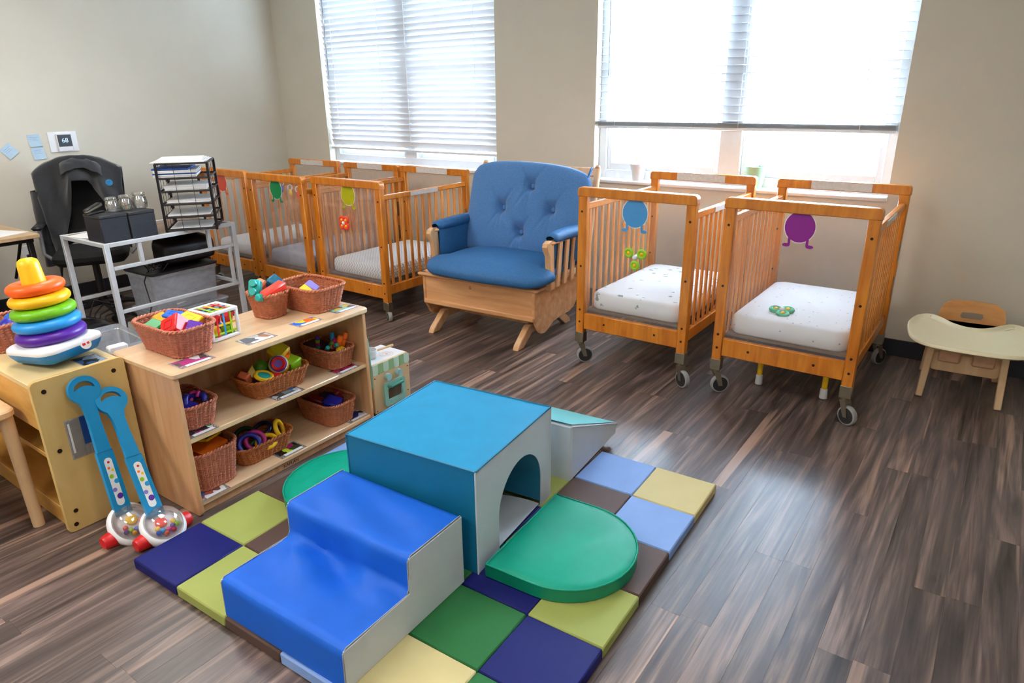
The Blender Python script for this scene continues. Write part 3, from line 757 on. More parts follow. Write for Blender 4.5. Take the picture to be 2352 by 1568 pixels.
# ------------------------------------------------------------------ soft blocks
ZM = .042
CX, CY, CA = -1.487, 1.672, 6.3
def seam(pts, name, parent, m, r=.0035): obj(name, MB().tube(pts, r, 6), m, parent)
def tunnel():
    t = thing('tunnel_block', 'teal foam cube with grey arched tunnel opening', 'soft block', (CX, CY, ZM), CA)
    s = .268; H = .39
    # shell cross-section (arched tunnel runs along x)
    ar, sh, yc = .158, .130, .03
    arch = [(yc-ar, 0.022)]+[(yc-ar*math.cos(a), sh+ar*math.sin(a)) for a in [PI*i/20 for i in range(21)]]+[(yc+ar, .022)]
    T = Matrix(((0, 0, 1, 0), (1, 0, 0, 0), (0, 1, 0, 0), (0, 0, 0, 1)))
    out = [(-s, .0), (yc-ar, .0)]+arch[1:-1]+[(yc+ar, .0), (s, .0), (s, H), (-s, H)]
    for k, (x0, x1) in enumerate(((s-.004, s), (-s, -s+.004))): obj('grey_face', MB().prism(out, x0, x1, T), M_GREY, t)
    top = MB()
    def sag(x, y): return .006*math.cos(x/s*PI/2)*math.cos(y/s*PI/2)
    top.grid(lambda u, v: ((u-.5)*2*s, (v-.5)*2*s, H+sag((u-.5)*2*s, (v-.5)*2*s)), 16, 16)
    top.box(-s+.003, s-.003, -s+.003, s-.003, H-.01, H-.002)
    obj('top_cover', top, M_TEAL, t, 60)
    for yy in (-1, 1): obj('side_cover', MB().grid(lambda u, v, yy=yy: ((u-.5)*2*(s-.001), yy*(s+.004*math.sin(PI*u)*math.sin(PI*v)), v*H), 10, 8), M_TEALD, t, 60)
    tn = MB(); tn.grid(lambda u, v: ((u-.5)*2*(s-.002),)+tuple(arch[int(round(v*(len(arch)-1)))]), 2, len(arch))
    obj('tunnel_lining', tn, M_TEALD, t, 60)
    obj('tunnel_floor', MB().grid(lambda u, v: ((u-.5)*2*(s-.005), yc+(v-.5)*2*ar*.97, .012+.012*math.sin(u*9+v*5)*math.sin(PI*u)), 14, 10), M_GREY, t, 70)
    r = .004
    pts = [(s, -s, H), (s, s, H), (-s, s, H), (-s, -s, H), (s, -s, H)]
    seam(pts, 'piping', t, M_TEALD, r)
    for x, y in ((s, -s), (s, s), (-s, -s), (-s, s)): seam([(x, y, 0), (x, y, H)], 'corner_seam', t, M_GREY if x > 0 else M_TEALD, .003)
tunnel()

def steps():
    t = thing('step_block', 'royal blue two-step foam climber with grey sides', 'soft block', (-1.462, 1.102, ZM), 2.2)
    W2 = .263; y0, ym, y1 = -.255, .012, .268; h1, h2 = .135, .256
    prof = []
    def seg(a, b, n):
        for i in range(n): prof.append((a[0]+(b[0]-a[0])*i/n, a[1]+(b[1]-a[1])*i/n))
    seg((y0, .001), (y0+.004, h1-.016), 8); seg((y0+.006, h1-.007), (y0+.018, h1), 2); seg((y0+.018, h1), (ym-.02, h1-.004), 14); seg((ym-.012, h1), (ym, h1+.014), 2); seg((ym, h1+.014), (ym+.002, h2-.016), 8)
    seg((ym+.005, h2-.007), (ym+.016, h2), 2); seg((ym+.016, h2), (y1-.006, h2), 14); prof.append((y1-.004, h2-.004)); prof.append((y1, h2-.012)); prof.append((y1, 0))
    n = len(prof)
    def fn(u, v):
        y, z = prof[int(round(v*(n-1)))]; x = (u-.5)*2*W2
        e = math.sin(PI*u)**.5 if 0 < u < 1 else 0
        k = math.exp(-((y-ym)/.10)**2-((z-h1)/.09)**2)
        wr = .030*k*math.sin(11*x+24*(y-.02)+1.3*math.sin(5*x))*e+.032*k*e*noise.noise(Vector((x*8, y*12, z*6)))
        wr += .009*noise.noise(Vector((x*5, y*6+3, z*5)))*e
        k2 = math.exp(-((y-.14)/.09)**2)*(1 if z > h2-.02 else 0)
        wr += .008*k2*math.sin(30*(x*.4+y))*e
        d = Vector((0, -.5, .8)).normalized()
        if v > .96: wr = 0
        return (x, y+d.y*wr, z+d.z*wr)
    obj('blue_cover', MB().grid(fn, 44, n), M_BLUEV, t, 70)
    T = Matrix(((0, 0, 1, 0), (1, 0, 0, 0), (0, 1, 0, 0), (0, 0, 0, 1)))
    o = [(y0, -.030), (y1, -.0), (y1, h2-.004), (ym+.006, h2-.004), (ym, h1), (y0+.006, h1-.004)]
    o[0] = (y0+.004, 0)
    for s in (-1, 1):
        obj('side_panel', MB().prism(o, s*W2-.003, s*W2+.003, T, .002), M_GREY, t)
        seam([(s*W2, y, z+.001) for y, z in ((y0+.001, .01), (y0+.004, h1-.012), (y0+.016, h1), (ym-.01, h1-.002), (ym, h1+.014), (ym+.002, h2-.014), (ym+.016, h2), (y1-.006, h2), (y1, h2-.01), (y1, 0), (y0+.004, .002))], 'piping', t, mat('grey_piping', (168, 172, 176), .6), .0018)
    obj('underside', MB().box(-W2+.002, W2-.002, y0+.006, y1-.002, .0, .004), M_GREY, t)
steps()

def wedge():
    t = thing('wedge_block', 'aqua topped foam ramp with pale grey sides behind the tunnel cube', 'soft block', (CX-.012, CY+.405, ZM), 5)
    s = .265; l = .485; y0 = 0; h = .252; h1 = .052
    T = Matrix(((0, 0, 1, 0), (1, 0, 0, 0), (0, 1, 0, 0), (0, 0, 0, 1)))
    y0 = -.135+.14
    o = [(y0, 0), (y0+l, 0), (y0+l, h1), (y0+.02, h), (y0, h-.008)]
    obj('grey_body', MB().prism(o, -s, s, T, .008), M_GREY, t)
    def top(u, v):
        x = (u-.5)*2*(s-.004); y = y0+.004+v*(l-.008); z = h+(h1-h)*v+.006
        return (x, y, z-.01*math.sin(PI*v)*math.sin(PI*u)*0+.002)
    m = MB(); m.grid(top, 8, 10)
    obj('top_cover', m, M_AQUA, t, 60)
    for s_ in (-1, 1): seam([(s_*s, y0, h-.002), (s_*s, y0+l, h1+.002)], 'piping', t, M_GREY, .003)
wedge()

def half_disc(label, loc, rz, W2, L, h=.052):
    t = thing('landing_cushion', label, 'cushion', loc, rz, 'green half-round landing cushions')
    st = L-W2*.98
    o = [(0, -W2)]+[(st*.5, -W2)]+[(st+W2*.98*math.sin(a), -W2*math.cos(a)) for a in [PI*i/22 for i in range(23)]]+[(st*.5, W2), (0, W2)]
    n = len(o); v = []; f = []
    rings = [(.004, 0), (0, .006), (0, h-.006), (.006, h), (.03, h+.004), (.08, h+.006), (.14, h+.006), (.19, h+.006)]
    def wr(x, y): return .013*math.exp(-((x-.26)/.09)**2)*math.sin(30*(x-.3*y))*math.exp(-((y+.03)/.12)**2)
    for d, z in rings:
        c = Vector((L*.45, 0)); 
        for p in o:
            q = Vector(p); e = c-q; q2 = q+e*(min(.97, d/max(.05, e.length)))
            v.append((q2.x, q2.y, z+(wr(q2.x, q2.y) if d > .02 else 0)))
    for j in range(len(rings)-1):
        for i in range(n): f.append((j*n+i, j*n+(i+1) % n, (j+1)*n+(i+1) % n, (j+1)*n+i))
    f += [tuple(range(n))[::-1], tuple(range((len(rings)-1)*n, len(rings)*n))]
    obj('cover', MB().add(v, f), M_GREENV, t, 70)
    seam([(x, y, h-.001) for x, y in o]+[(0, -W2, h-.001)], 'piping', t, M_GREENV, .0032)
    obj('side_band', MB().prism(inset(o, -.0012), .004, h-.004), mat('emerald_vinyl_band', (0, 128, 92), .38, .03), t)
half_disc('emerald half-round cushion in front of the tunnel opening', (-1.178, 1.682, ZM), 3.5, .243, .415)
half_disc('emerald half-round cushion between the tunnel cube and toy shelf', (-1.79, 1.55, ZM), 186, .25, .40)

# ------------------------------------------------------------------ wicker baskets
def basket(label, loc, rz, bx, by, tx, ty, h, m, rows=None, stake=.021, group='wicker toy baskets'):
    """woven from strands that pass in front of and behind upright stakes"""
    t = thing('wicker_basket', label, 'basket', loc, rz, group)
    per = 2*(tx+ty)*.93; K = max(16, int(per/stake/2)*2); rows = rows or max(8, int(h/.0060)); q = 4
    def path(f, n):
        w = bx+(tx-bx)*f; d = by+(ty-by)*f; r = min(w, d)*.30
        o = rrect(w, d, r, 7); L = [0]
        for i in range(len(o)): L.append(L[-1]+math.dist(o[i], o[(i+1) % len(o)]))
        res = []
        k = 0
        for i in range(n):
            s_ = L[-1]*i/n
            while L[k+1] < s_: k += 1
            a = (s_-L[k])/(L[k+1]-L[k]); p = Vector(o[k]).lerp(Vector(o[(k+1) % len(o)]), a)
            e = (Vector(o[(k+1) % len(o)])-Vector(o[k])).normalized(); res.append((p, Vector((e.y, -e.x))))
        return res
    m_ = MB(); n = K*q
    for r in range(rows):
        f = (r+.5)/rows; pp = path(f, n); z = h*(.02+.94*f); ph = (r % 2)
        pts = [(p+nn*(.0030*math.cos(2*PI*i/q)+.0006*math.cos(PI*i/q+PI*ph))) for i, (p, nn) in enumerate(pp)]; dz = h/rows*.24
        m_.tube([(a.x, a.y, z+dz*math.cos(PI*i/q)) for i, a in enumerate(pts)], h/rows*.46, 5, True)
    obj('woven_wall', m_, m, t, 80)
    st = MB(); b0 = path(0.02, n); b1 = path(.97, n)
    for k in range(K):
        i = k*q+q//2; p, q_ = b0[i][0], b1[i][0]; st.cyl((p.x, p.y, 0.002), (q_.x, q_.y, h*.97), .0022, n=5, caps=False)
    obj('stakes', st, m, t, 80)
    rim = MB(); pp = path(1., n)
    for ph in (0, PI):
        rim.tube([((p+nn*.004*math.cos(i*1.05+ph)).x, (p+nn*.004*math.cos(i*1.05+ph)).y, h-.002+.004*math.sin(i*1.05+ph)) for i, (p, nn) in enumerate(pp)], .0048, 6, True)
    obj('rim', rim, m, t, 80)
    ft = MB(); pp = path(.0, n)
    for ph in (0, PI): ft.tube([((p+nn*.003*math.cos(i*1.05+ph)).x, (p+nn*.003*math.cos(i*1.05+ph)).y, .005+.003*math.sin(i*1.05+ph)) for i, (p, nn) in enumerate(pp)], .0042, 5, True)
    obj('foot_braid', ft, m, t, 80)
    obj('base', MB().prism([tuple(p[0]) for p in path(.0, 40)], .003, .009), m, t)
    return t
# ------------------------------------------------------------------ toy shelf
SX, SY, SA = -2.327, 1.108, 1.6          # front left foot corner; length runs along +y, depth along -x
SH, SL, SD = .615, .962, .41
ZS = (.335, .062)                         # upper faces of the two inner shelves
def shelf():
    t = thing('toy_shelf', 'low maple toy shelf holding wicker baskets', 'shelf', (SX, SY, 0), SA)
    # local: x = depth (0 front, -SD back), y = along
    side = rrect(SD, SH-.02, .02, 4, -SD/2, (SH-.02)/2)
    T = Matrix(((1, 0, 0, 0), (0, 0, 1, 0), (0, 1, 0, 0), (0, 0, 0, 1)))
    for y0 in (.004, SL-.024):
        obj('side_panel', MB().prism(side, y0, y0+.020, T, .003), M_MAPLEV, t)
    obj('top_board', MB().prism(rrect(SD+.024, SL+.012, .02, 5, -SD/2+.004, SL/2), SH-.026, SH, b=.006), M_MAPLE, t)
    for z in ZS: obj('shelf_board', MB().box(-SD+.02, -.004, .022, SL-.022, z-.021, z, .003), M_MAPLE, t)
    obj('back_panel', MB().box(-SD+.006, -SD+.016, .02, SL-.02, .03, SH-.03), M_MAPLEV, t)
    tk = obj('toe_kick', MB().box(-.042, -.024, .022, SL-.022, 0, ZS[1]-.02, .001), M_MAPLEV, t)
    text_mesh('maker_lettering', 'KAPLAN', .0215, mat('ink_black', (20, 18, 18), .6), tk, (-.0236, .462, .014), (90, 0, 90))
    # laminated photo cards taped to the boards
    cards = [  # y, z, x, w(along), d, colours
        (.115, SH, -.055, .125, .075, [(70, 64, 60), (96, 90, 84), (180, 60, 120), (210, 205, 200)], 26),
        (.405, SH, -.060, .125, .075, [(150, 150, 152), (225, 225, 228), (110, 112, 116), (190, 188, 186), (170, 120, 90)], 22),
        (.660, SH, -.060, .115, .06, [(206, 40, 32), (40, 110, 220), (240, 200, 40), (240, 110, 40)], 26),
        (.885, SH, -.075, .12, .07, [(130, 210, 190), (220, 190, 80), (200, 120, 160), (120, 90, 110), (150, 170, 120)], 34),
        (.085, ZS[0], -.05, .11, .07, [(150, 30, 90), (40, 40, 60), (60, 160, 110), (210, 205, 200)], 30),
        (.500, ZS[0], -.055, .13, .075, [(96, 98, 96), (70, 72, 70), (120, 124, 122), (40, 110, 200), (190, 190, 190)], 26),
        (.835, ZS[0], -.045, .12, .06, [(110, 20, 50), (170, 40, 80), (60, 20, 40)], 30),
        (.085, ZS[1], -.045, .11, .07, [(60, 80, 130), (150, 70, 60), (110, 60, 50), (225, 222, 218)], 30),
        (.478, ZS[1], -.060, .12, .075, [(36, 36, 32), (190, 210, 40), (60, 60, 160), (60, 70, 40), (160, 40, 90)], 24),
        (.880, ZS[1], -.06, .12, .07, [(20, 24, 50), (40, 60, 140), (24, 22, 30), (200, 205, 220)], 24),
    ]
    for i, (y, z, x, wd, d, cols, sc) in enumerate(cards):
        m = MB(); m.m = 0; m.box(x-d/2-.006, x+d/2+.012, y-wd/2-.008, y+wd/2+.008, z+.0002, z+.0008)
        m.m = 1; m.box(x-d/2, x+d/2-.014, y-wd/2, y+wd/2, z+.0008, z+.0012)
        m.m = 2; m.box(x+d/2-.013, x+d/2+.004, y-wd*.35, y+wd*.45, z+.0008, z+.0013)
        obj('photo_card', m, [clear('laminate_film', haze=.3, gloss=.2), print_mat('card_print_%d' % i, cols, sc), M_PAPER], t)
shelf()
_a = math.radians(SA)
def SP(y, depth, z):      # a spot on the shelf: y along it, depth from the front edge
    return (SX-depth*math.cos(_a)-y*math.sin(_a), SY+y*math.cos(_a)-depth*math.sin(_a), z)
g = 'wicker toy baskets'
#         label                                            y    depth  z   rz  bx  by  tx  ty  h
bk = {}
def B(k, label, y, d, z, rz, bx, by, tx, ty, h, m, stake=.021):
    p = SP(y, d, z+.0015); bk[k] = p; basket(label, p, SA+rz, bx, by, tx, ty, h, m, None, stake)
B('A', 'wide wicker basket holding big red and yellow blocks on the shelf top', .165, .225, SH, 0, .265, .145, .315, .198, .115, M_WICKERP)
B('B', 'small wicker basket of chunky teal and red blocks on the shelf top', .640, .275, SH, 4, .115, .105, .155, .145, .112, M_WICKER)
B('C', 'wide wicker basket with one yellow and lavender block on the shelf top', .832, .215, SH, 0, .24, .16, .30, .215, .115, M_WICKER)
B('D', 'wicker basket of purple and blue shapes on the middle board', .113, .165, ZS[0], 0, .21, .125, .25, .165, .10, M_WICKERP)
B('E', 'shallow long orange wicker basket with shape-sorter toys on the middle board', .512, .15, ZS[0], 0, .15, .25, .19, .31, .082, M_WICKERO, .026)
B('F', 'wicker basket of toy pegs on the middle board', .845, .16, ZS[0], 0, .21, .12, .25, .155, .095, M_WICKER)
B('G', 'tall wicker basket of orange tiles on the bottom board', .137, .165, ZS[1], 0, .23, .18, .27, .222, .168, M_WICKERP)
B('H', 'shallow orange wicker basket of toy rings on the bottom board', .395, .155, ZS[1], 0, .15, .235, .19, .29, .082, M_WICKERO, .026)
B('I', 'wicker basket of dark blue and red toys on the bottom board', .803, .16, ZS[1], 0, .23, .145, .27, .185, .11, M_WICKER)

def at(k, dx, dy, dz): p = bk[k]; return (p[0]+dx, p[1]+dy, p[2]+dz)
def block(name, label, k, off, size, rot, m, studs=0, studm=None, bev=.006, sr=.014, sh=.012, emb=False, grp=None):
    t = thing(name, label, 'toy block', at(k, *off), 0, grp); t.rotation_euler = [math.radians(a) for a in rot]
    x, y, z = [s/2 for s in size]
    bd = obj('body', MB().box(-x, x, -y, y, -z, z, bev), m, t)
    for i in range(studs):
        yy = (i-(studs-1)/2)*(2*y/studs)
        obj('stud', MB().lathe([(sr, 0), (sr, sh*.75), (sr*.85, sh), (.001, sh)], 16, Rot(t=(0, yy, z-.001))), studm or m, t)
    if emb:
        obj('embossed_ring', MB().ring(rrect(x*1.0, y*1.0, .004, 3), rrect(x*.75, y*.75, .003, 3), z-.0005, z+.0015), m, t)
    return t
# basket A
block('toy_block', 'large red block tipped on its corner in a basket', 'A', (.04, -.02, .095), (.085, .085, .07), (38, -28, 30), P_RED, emb=True)
block('toy_block', 'large yellow block lying in a basket beside a red one', 'A', (.02, .05, .092), (.085, .08, .06), (8, 14, 20), P_YEL, emb=True)
block('toy_block', 'blue block deep in a basket behind the yellow block', 'A', (-.07, .035, .095), (.07, .07, .06), (0, 10, 40), P_BLU, emb=True)
block('toy_block', 'green block deep in a basket behind the red block', 'A', (-.04, -.055, .085), (.07, .06, .06), (20, 10, 10), P_GRN)
block('toy_block', 'purple block low in a basket between red and yellow blocks', 'A', (.085, .03, .08), (.06, .06, .06), (20, 20, 50), P_PUR)
block('toy_block', 'amber block peeping out behind a red block', 'A', (-.085, -.005, .10), (.05, .05, .05), (15, 30, 10), plastic('amber', (236, 160, 16)))
# basket B
block('toy_block', 'teal chunky block with two round studs poking from a small basket', 'B', (-.012, -.05, .135), (.05, .075, .045), (68, 0, 35), P_TEA, 2, sr=.017, sh=.016, bev=.008)
block('toy_block', 'coral red chunky block lying across a small basket', 'B', (.045, .0, .122), (.045, .125, .042), (14, 10, 8), P_CORAL, 0, bev=.008)
block('toy_block', 'deep teal hollow block leaning at the rim of a small basket', 'B', (-.02, .055, .135), (.06, .062, .05), (20, 40, 30), P_NAVY, 0, bev=.008)
block('toy_block', 'peach orange chunky block behind a teal one', 'B', (-.05, -.005, .125), (.045, .07, .045), (40, 20, 20), P_PEACH, 1, bev=.008)
block('toy_block', 'small teal stud block low at the basket rim beside the coral block', 'B', (.04, -.066, .105), (.034, .034, .034), (80, 0, 30), P_TEA, 1, sr=.013, sh=.014)
# basket C
t = thing('toy_block', 'yellow and lavender two-tone block standing in a wide basket', 'toy block', at('C', .01, -.03, .078)); t.rotation_euler = (math.radians(12), math.radians(38), math.radians(28))
obj('yellow_half', MB().box(-.03, .03, -.05, 0, -.035, .035, .005), P_YEL, t); obj('lavender_half', MB().box(-.03, .03, 0, .05, -.035, .035, .005), P_LAV, t)
block('toy_block', 'yellow block on the floor of a wide basket', 'C', (.03, .03, .035), (.07, .07, .05), (0, 0, 20), P_YEL)
# basket D: curvy shapes
def curl(label, k, off, m, R, r, rot, arc=1.0, name='toy_link'):
    pts = [(R*math.cos(2*PI*arc*i/26), R*math.sin(2*PI*arc*i/26), .3*R*math.sin(4*PI*i/26)*(arc < 1)) for i in range(27 if arc < 1 else 26)]
    return obj(name, MB().tube(pts, r, 8, arc >= 1), m, None, 80, at(k, *off), rot, label, 'toy')
curl('magenta curled shape in a basket', 'D', (-.03, -.03, .085), P_MAG, .035, .010, (20, 30, 0), .7)
curl('indigo curled shape in a basket with magenta ones', 'D', (.045, .02, .085), P_INDIGO, .036, .013, (25, 10, 60), .75)
block('toy_block', 'indigo shape lying flat in a basket', 'D', (.06, -.02, .07), (.07, .08, .03), (10, 12, 20), P_INDIGO)
curl('small magenta ring lying on an indigo shape', 'D', (.02, .035, .10), P_MAG, .02, .007, (30, 0, 0), .8)
block('toy_block', 'dark green shape at the back of a basket', 'D', (-.085, -.01, .08), (.05, .08, .03), (10, 20, 0), plastic('dark_green', (10, 60, 50)))
# basket E
t = thing('sorting_cube', 'yellow activity cube with a blue face propped in a long basket', 'toy', at('E', -.035, .075, .128)); t.rotation_euler = [math.radians(a) for a in (30, 28, 20)]
obj('body', MB().box(-.04, .04, -.04, .04, -.04, .04, .010), P_YEL, t)
obj('blue_face', MB().prism(rrect(.058, .058, .008), .0395, .0415, Rot(x=-90)), P_BLU, t)
f_ = obj('orange_face', MB().prism(rrect(.06, .06, .01), .0395, .0415, Rot(y=90)), P_ORA, t); obj('orange_knob', MB().ball((.042, 0, 0), .010, .022, .022, 12, 8), P_ORA, f_)
obj('lime_top', MB().prism(rrect(.06, .06, .01), .0395, .0415), plastic('olive_yellow', (190, 170, 20)), t)
t = thing('stacking_cup_roll', 'roll of nested rainbow cups with a red end facing out', 'toy', at('E', .035, .02, .108)); t.rotation_euler = [math.radians(a) for a in (0, 62, -35)]
for i, (m, r0, z0) in enumerate(((P_RED, .030, .034), (P_PUR, .035, .026), (M_WHITEP, .038, .019), (P_LIME, .041, .011), (P_ORA, .043, -.02))):
    obj('band', MB().lathe([(r0*.6, z0-.03), (r0, z0-.02), (r0+.001, z0), (r0*.93, z0+.005), (r0*.55, z0+(.003 if i else -.006))], 24), m, t)
block('toy_block', 'lime green wedge block at the end of a long basket', 'E', (.005, .10, .085), (.08, .07, .05), (10, 12, 15), P_LIME)
block('toy_block', 'green rounded block behind the rainbow cup roll', 'E', (-.04, -.02, .09), (.06, .07, .06), (15, 10, 30), plastic('leaf_block', (90, 150, 30)), bev=.02)
obj('toy_triangle', MB().prism([(-.03, -.026), (.03, -.026), (0, .03)], -.010, .010, b=.003), plastic('mustard', (216, 178, 30)), None, 40, at('E', -.01, -.085, .098), (60, 10, 60), 'yellow triangle block in a long basket', 'toy')
t = thing('toy_disc', 'yellow disc toy with a teal centre lying in a long basket', 'toy', at('E', .045, -.065, .085)); t.rotation_euler = [math.radians(a) for a in (-8, 18, 0)]
obj('rim', MB().torus(.034, .009, 24, 8), P_YEL, t); obj('centre', MB().lathe([(.032, -.004), (.032, .004), (.001, .007)], 20), P_TEA, t)
block('toy_block', 'orange wedge block at the corner of a long basket', 'E', (-.015, -.118, .08), (.05, .035, .05), (30, 10, 20), plastic('salmon', (220, 110, 70)))
block('toy_block', 'flat red piece under a yellow disc', 'E', (.055, -.04, .072), (.05, .10, .02), (0, 14, 0), P_RED)
# basket F pegs
def peg(label, off, cols, rot, L=.075, r=.011):
    t = thing('toy_peg', label, 'toy', at('F', *off), 0, 'pegs in a basket'); t.rotation_euler = [math.radians(a) for a in rot]
    n = len(cols)
    for i, m in enumerate(cols):
        z0 = -L/2+L*i/n; z1 = z0+L/n
        top = [(r, z1-.001)] if i < n-1 else [(r, z1-r*.8), (r*.75, z1-.002), (.001, z1)]
        obj('segment', MB().lathe([(r*.9, z0), (r, z0+.001)]+top, 14), m, t)
peg('pink and teal banded peg standing in a basket', (-.03, -.03, .11), [P_TEA, P_MAG, P_LIME, P_PUR], (10, 20, 0))
peg('teal-tipped pink peg lying outward in a basket', (.05, .0, .095), [P_PUR, P_YEL, P_MAG, P_TEA], (-20, 60, -30))
peg('teal and orange banded peg leaning left in a basket', (.055, -.045, .095), [P_GRN, P_ORA, P_MAG, P_TEA], (-10, 55, -40))
peg('pink banded peg in the middle of a basket', (.015, .025, .10), [P_TEA, P_LIME, P_MAG], (0, 45, 10), .06)
peg('plain blue peg standing tall in a basket', (-.0, .035, .105), [P_SKY, P_SKY], (-15, -15, 0), .08, .012)
peg('plain orange peg beside another orange peg', (.05, .035, .108), [P_ORA, P_ORA], (-8, 12, 0), .065, .014)
peg('plain orange peg leaning at the basket corner', (.045, .068, .112), [P_ORA, P_ORA], (-25, 8, 0), .065, .014)
block('toy_block', 'yellow chunky piece under orange pegs', 'F', (.085, .01, .08), (.035, .05, .03), (0, 20, 10), P_YEL, bev=.01)
block('toy_block', 'dark purple piece at the back of a peg basket', 'F', (-.08, -.01, .075), (.09, .10, .03), (0, 5, 0), plastic('plum', (50, 30, 60)))
# basket G tiles
for i, (c, off, rot, lb) in enumerate(((P_ORA, (.02, .02, .150), (6, 8, 12), 'orange flat tile lying in a tall basket'), (plastic('tile_black_green', (16, 30, 28)), (-.03, .035, .166), (-8, -4, 30), 'dark tile with a yellow edge on top of orange tiles'), (plastic('rust_red', (160, 40, 16)), (.03, -.03, .138), (0, 4, -5), 'rust red flat tile in a tall basket'), (plastic('dark_tile', (30, 34, 30)), (.04, -.068, .150), (0, 74, 80), 'dark tile standing at the side of a tall basket'))):
    t = thing('toy_tile', lb, 'toy', at('G', *off)); t.rotation_euler = [math.radians(a) for a in rot]
    obj('plate', MB().box(-.055, .055, -.055, .055, -.003, .003, .002), c, t)
    obj('frame', MB().ring(rrect(.122, .122, .006), rrect(.104, .104, .004), -.0045, .0045), P_YEL if i == 1 else c, t)
# basket H rings
for m, off, R, rot, lb in ((P_INDIGO, (.03, -.055, .07), .042, (55, 0, 60), 'indigo ring standing in a shallow basket'), (P_YEL, (.03, .10, .08), .036, (70, 0, 130), 'yellow ring sticking out at the end of a shallow basket'), (P_YEL, (.05, .015, .058), .04, (15, 12, 0), 'yellow ring lying flat at the front of a shallow basket'), (plastic('forest', (20, 70, 40)), (-.04, -.03, .07), .046, (40, 0, 40), 'dark green ring at the back of a shallow basket'), (P_MAG, (.02, -.02, .07), .04, (50, 10, 70), 'magenta ring behind an indigo one'), (plastic('midnight', (20, 22, 80)), (-.045, .055, .07), .045, (25, 0, 0), 'midnight blue ring at the back of a shallow basket')):
    curl(lb, 'H', off, m, R, .0105, rot, 1.0, 'toy_ring')
# basket I
for m, off, sz, rot, lb in ((P_INDIGO, (.05, .0, .09), (.08, .07, .04), (15, 10, 20), 'dark blue toy piece in a bottom basket'), (plastic('dark_red', (120, 16, 30)), (.02, .06, .095), (.03, .03, .09), (30, 20, 0), 'dark red peg-like piece in a bottom basket'), (plastic('dark_red', (120, 16, 30)), (-.05, -.02, .085), (.09, .05, .03), (0, 20, 30), 'dark red flat piece in a bottom basket'), (plastic('midnight', (20, 22, 80)), (-.03, .03, .075), (.12, .10, .03), (0, 0, 10), 'midnight blue flat piece in a bottom basket')):
    block('toy_block', lb, 'I', off, sz, rot, m)

# white sorter cube with coloured bands
t = thing('sorter_cube', 'white open frame sorter cube with coloured elastic bands on the shelf top', 'toy', SP(.335, .225, SH+.0), SA+3)
s = .062; H = .125
fm = MB()
for a in (-s, s):
    for b in (-s, s): fm.box(a-.007, a+.007, b-.007, b+.007, 0.003, H, .003)
for z in (.008, H-.007):
    for a in (-s, s): fm.box(a-.0075, a+.0075, -s, s, z-.007, z+.007, .003); fm.box(-s, s, a-.0075, a+.0075, z-.007, z+.007, .003)
obj('frame', fm, M_WHITEP, t)
ec = [P_RED, P_SKY, P_LIME, P_YEL]
for i, q in enumerate((-.032, 0, .032)):
    for face in range(3):
        m = MB(); m2 = MB()
        if face == 0: m.box(s-.001, s+.001, q-.004, q+.004, .01, H-.01); m2.box(s-.002, s, -s, s, H/2+q*1.1-.004, H/2+q*1.1+.004)
        elif face == 1: m.box(q-.004, q+.004, -s-.001, -s+.001, .01, H-.01); m2.box(-s, s, -s-.0005, -s+.0015, H/2+q*1.1-.004, H/2+q*1.1+.004)
        else: m.box(-s, s, q-.004, q+.004, H-.004, H-.002); m2.box(q-.004, q+.004, -s, s, H-.006, H-.004)
        obj('elastic_band', m, ec[(i+face) % 4], t); obj('elastic_band', m2, ec[(i+face+2) % 4], t)
for i, (x, y, z, m) in enumerate(((.02, -.02, .028, P_YEL), (.03, .03, .03, P_LIME), (-.02, .02, .03, P_BLU), (.035, .035, .075, P_RED), (-.03, -.03, .03, P_TEA), (.0, .0, .07, P_RED))):
    p = t.matrix_basis @ Vector((x, y, z))
    obj('sorter_piece', MB().ball((0, 0, 0), .021, .021, .021, 12, 8, pw=.6), m, None, 60, tuple(p), (10*i, 20, 15*i), ['small yellow sorter piece on the floor of the white cube', 'small lime sorter piece in the white cube', 'small blue sorter piece in the white cube', 'small red sorter piece high in the white cube', 'small teal sorter piece in the white cube', 'small red sorter piece in the middle of the white cube'][i], 'toy')

# ------------------------------------------------------------------ toy oven beside the shelf
M_MINT = mat('mint_paint', (156, 204, 190), .5, .01); M_MINTD = mat('deep_mint_paint', (72, 150, 132), .5, .01); M_AWN = mat('sage_paint', (150, 182, 132), .5, .01); M_AWNL = mat('pale_mint_paint', (206, 226, 206), .5, .01)
t = thing('toy_oven', 'small wooden toy oven with mint door and striped awning beside the shelf', 'toy', (-2.402, 2.120, 0), 0)
OW, OH, OD = .258, .285, .20      # face lies in the local y-z plane at x = 0
Ty = Matrix(((0, 0, 1, 0), (1, 0, 0, 0), (0, 1, 0, 0), (0, 0, 0, 1)))
obj('front_board', MB().prism([(0, .018), (OW, .018), (OW, OH-.02)]+[(OW-.02+.02*math.cos(a), OH-.02+.02*math.sin(a)) for a in (.5, 1., PI/2)]+[(0, OH)], -.012, 0, Ty, .002), M_BEECH, t)
obj('carcass', MB().box(-OD, -.012, .006, OW-.006, .018, OH-.02, .002), M_BEECH, t)
obj('hob_top', MB().box(-OD, -.010, .0, OW-.004, OH-.020, OH-.004, .002), M_WHITEP, t)
rg = MB()
for cx, cy in ((-.07, .17),):
    for r in (.035, .022): rg.ring(circ(r, 24, cx, cy), circ(r-.0015, 24, cx, cy), OH-.004, OH-.0034)
    rg.prism(circ(.008, 12, cx, cy), OH-.004, OH-.0033)
obj('burner_print', rg, mat('burner_pink', (226, 180, 176), .5), t)
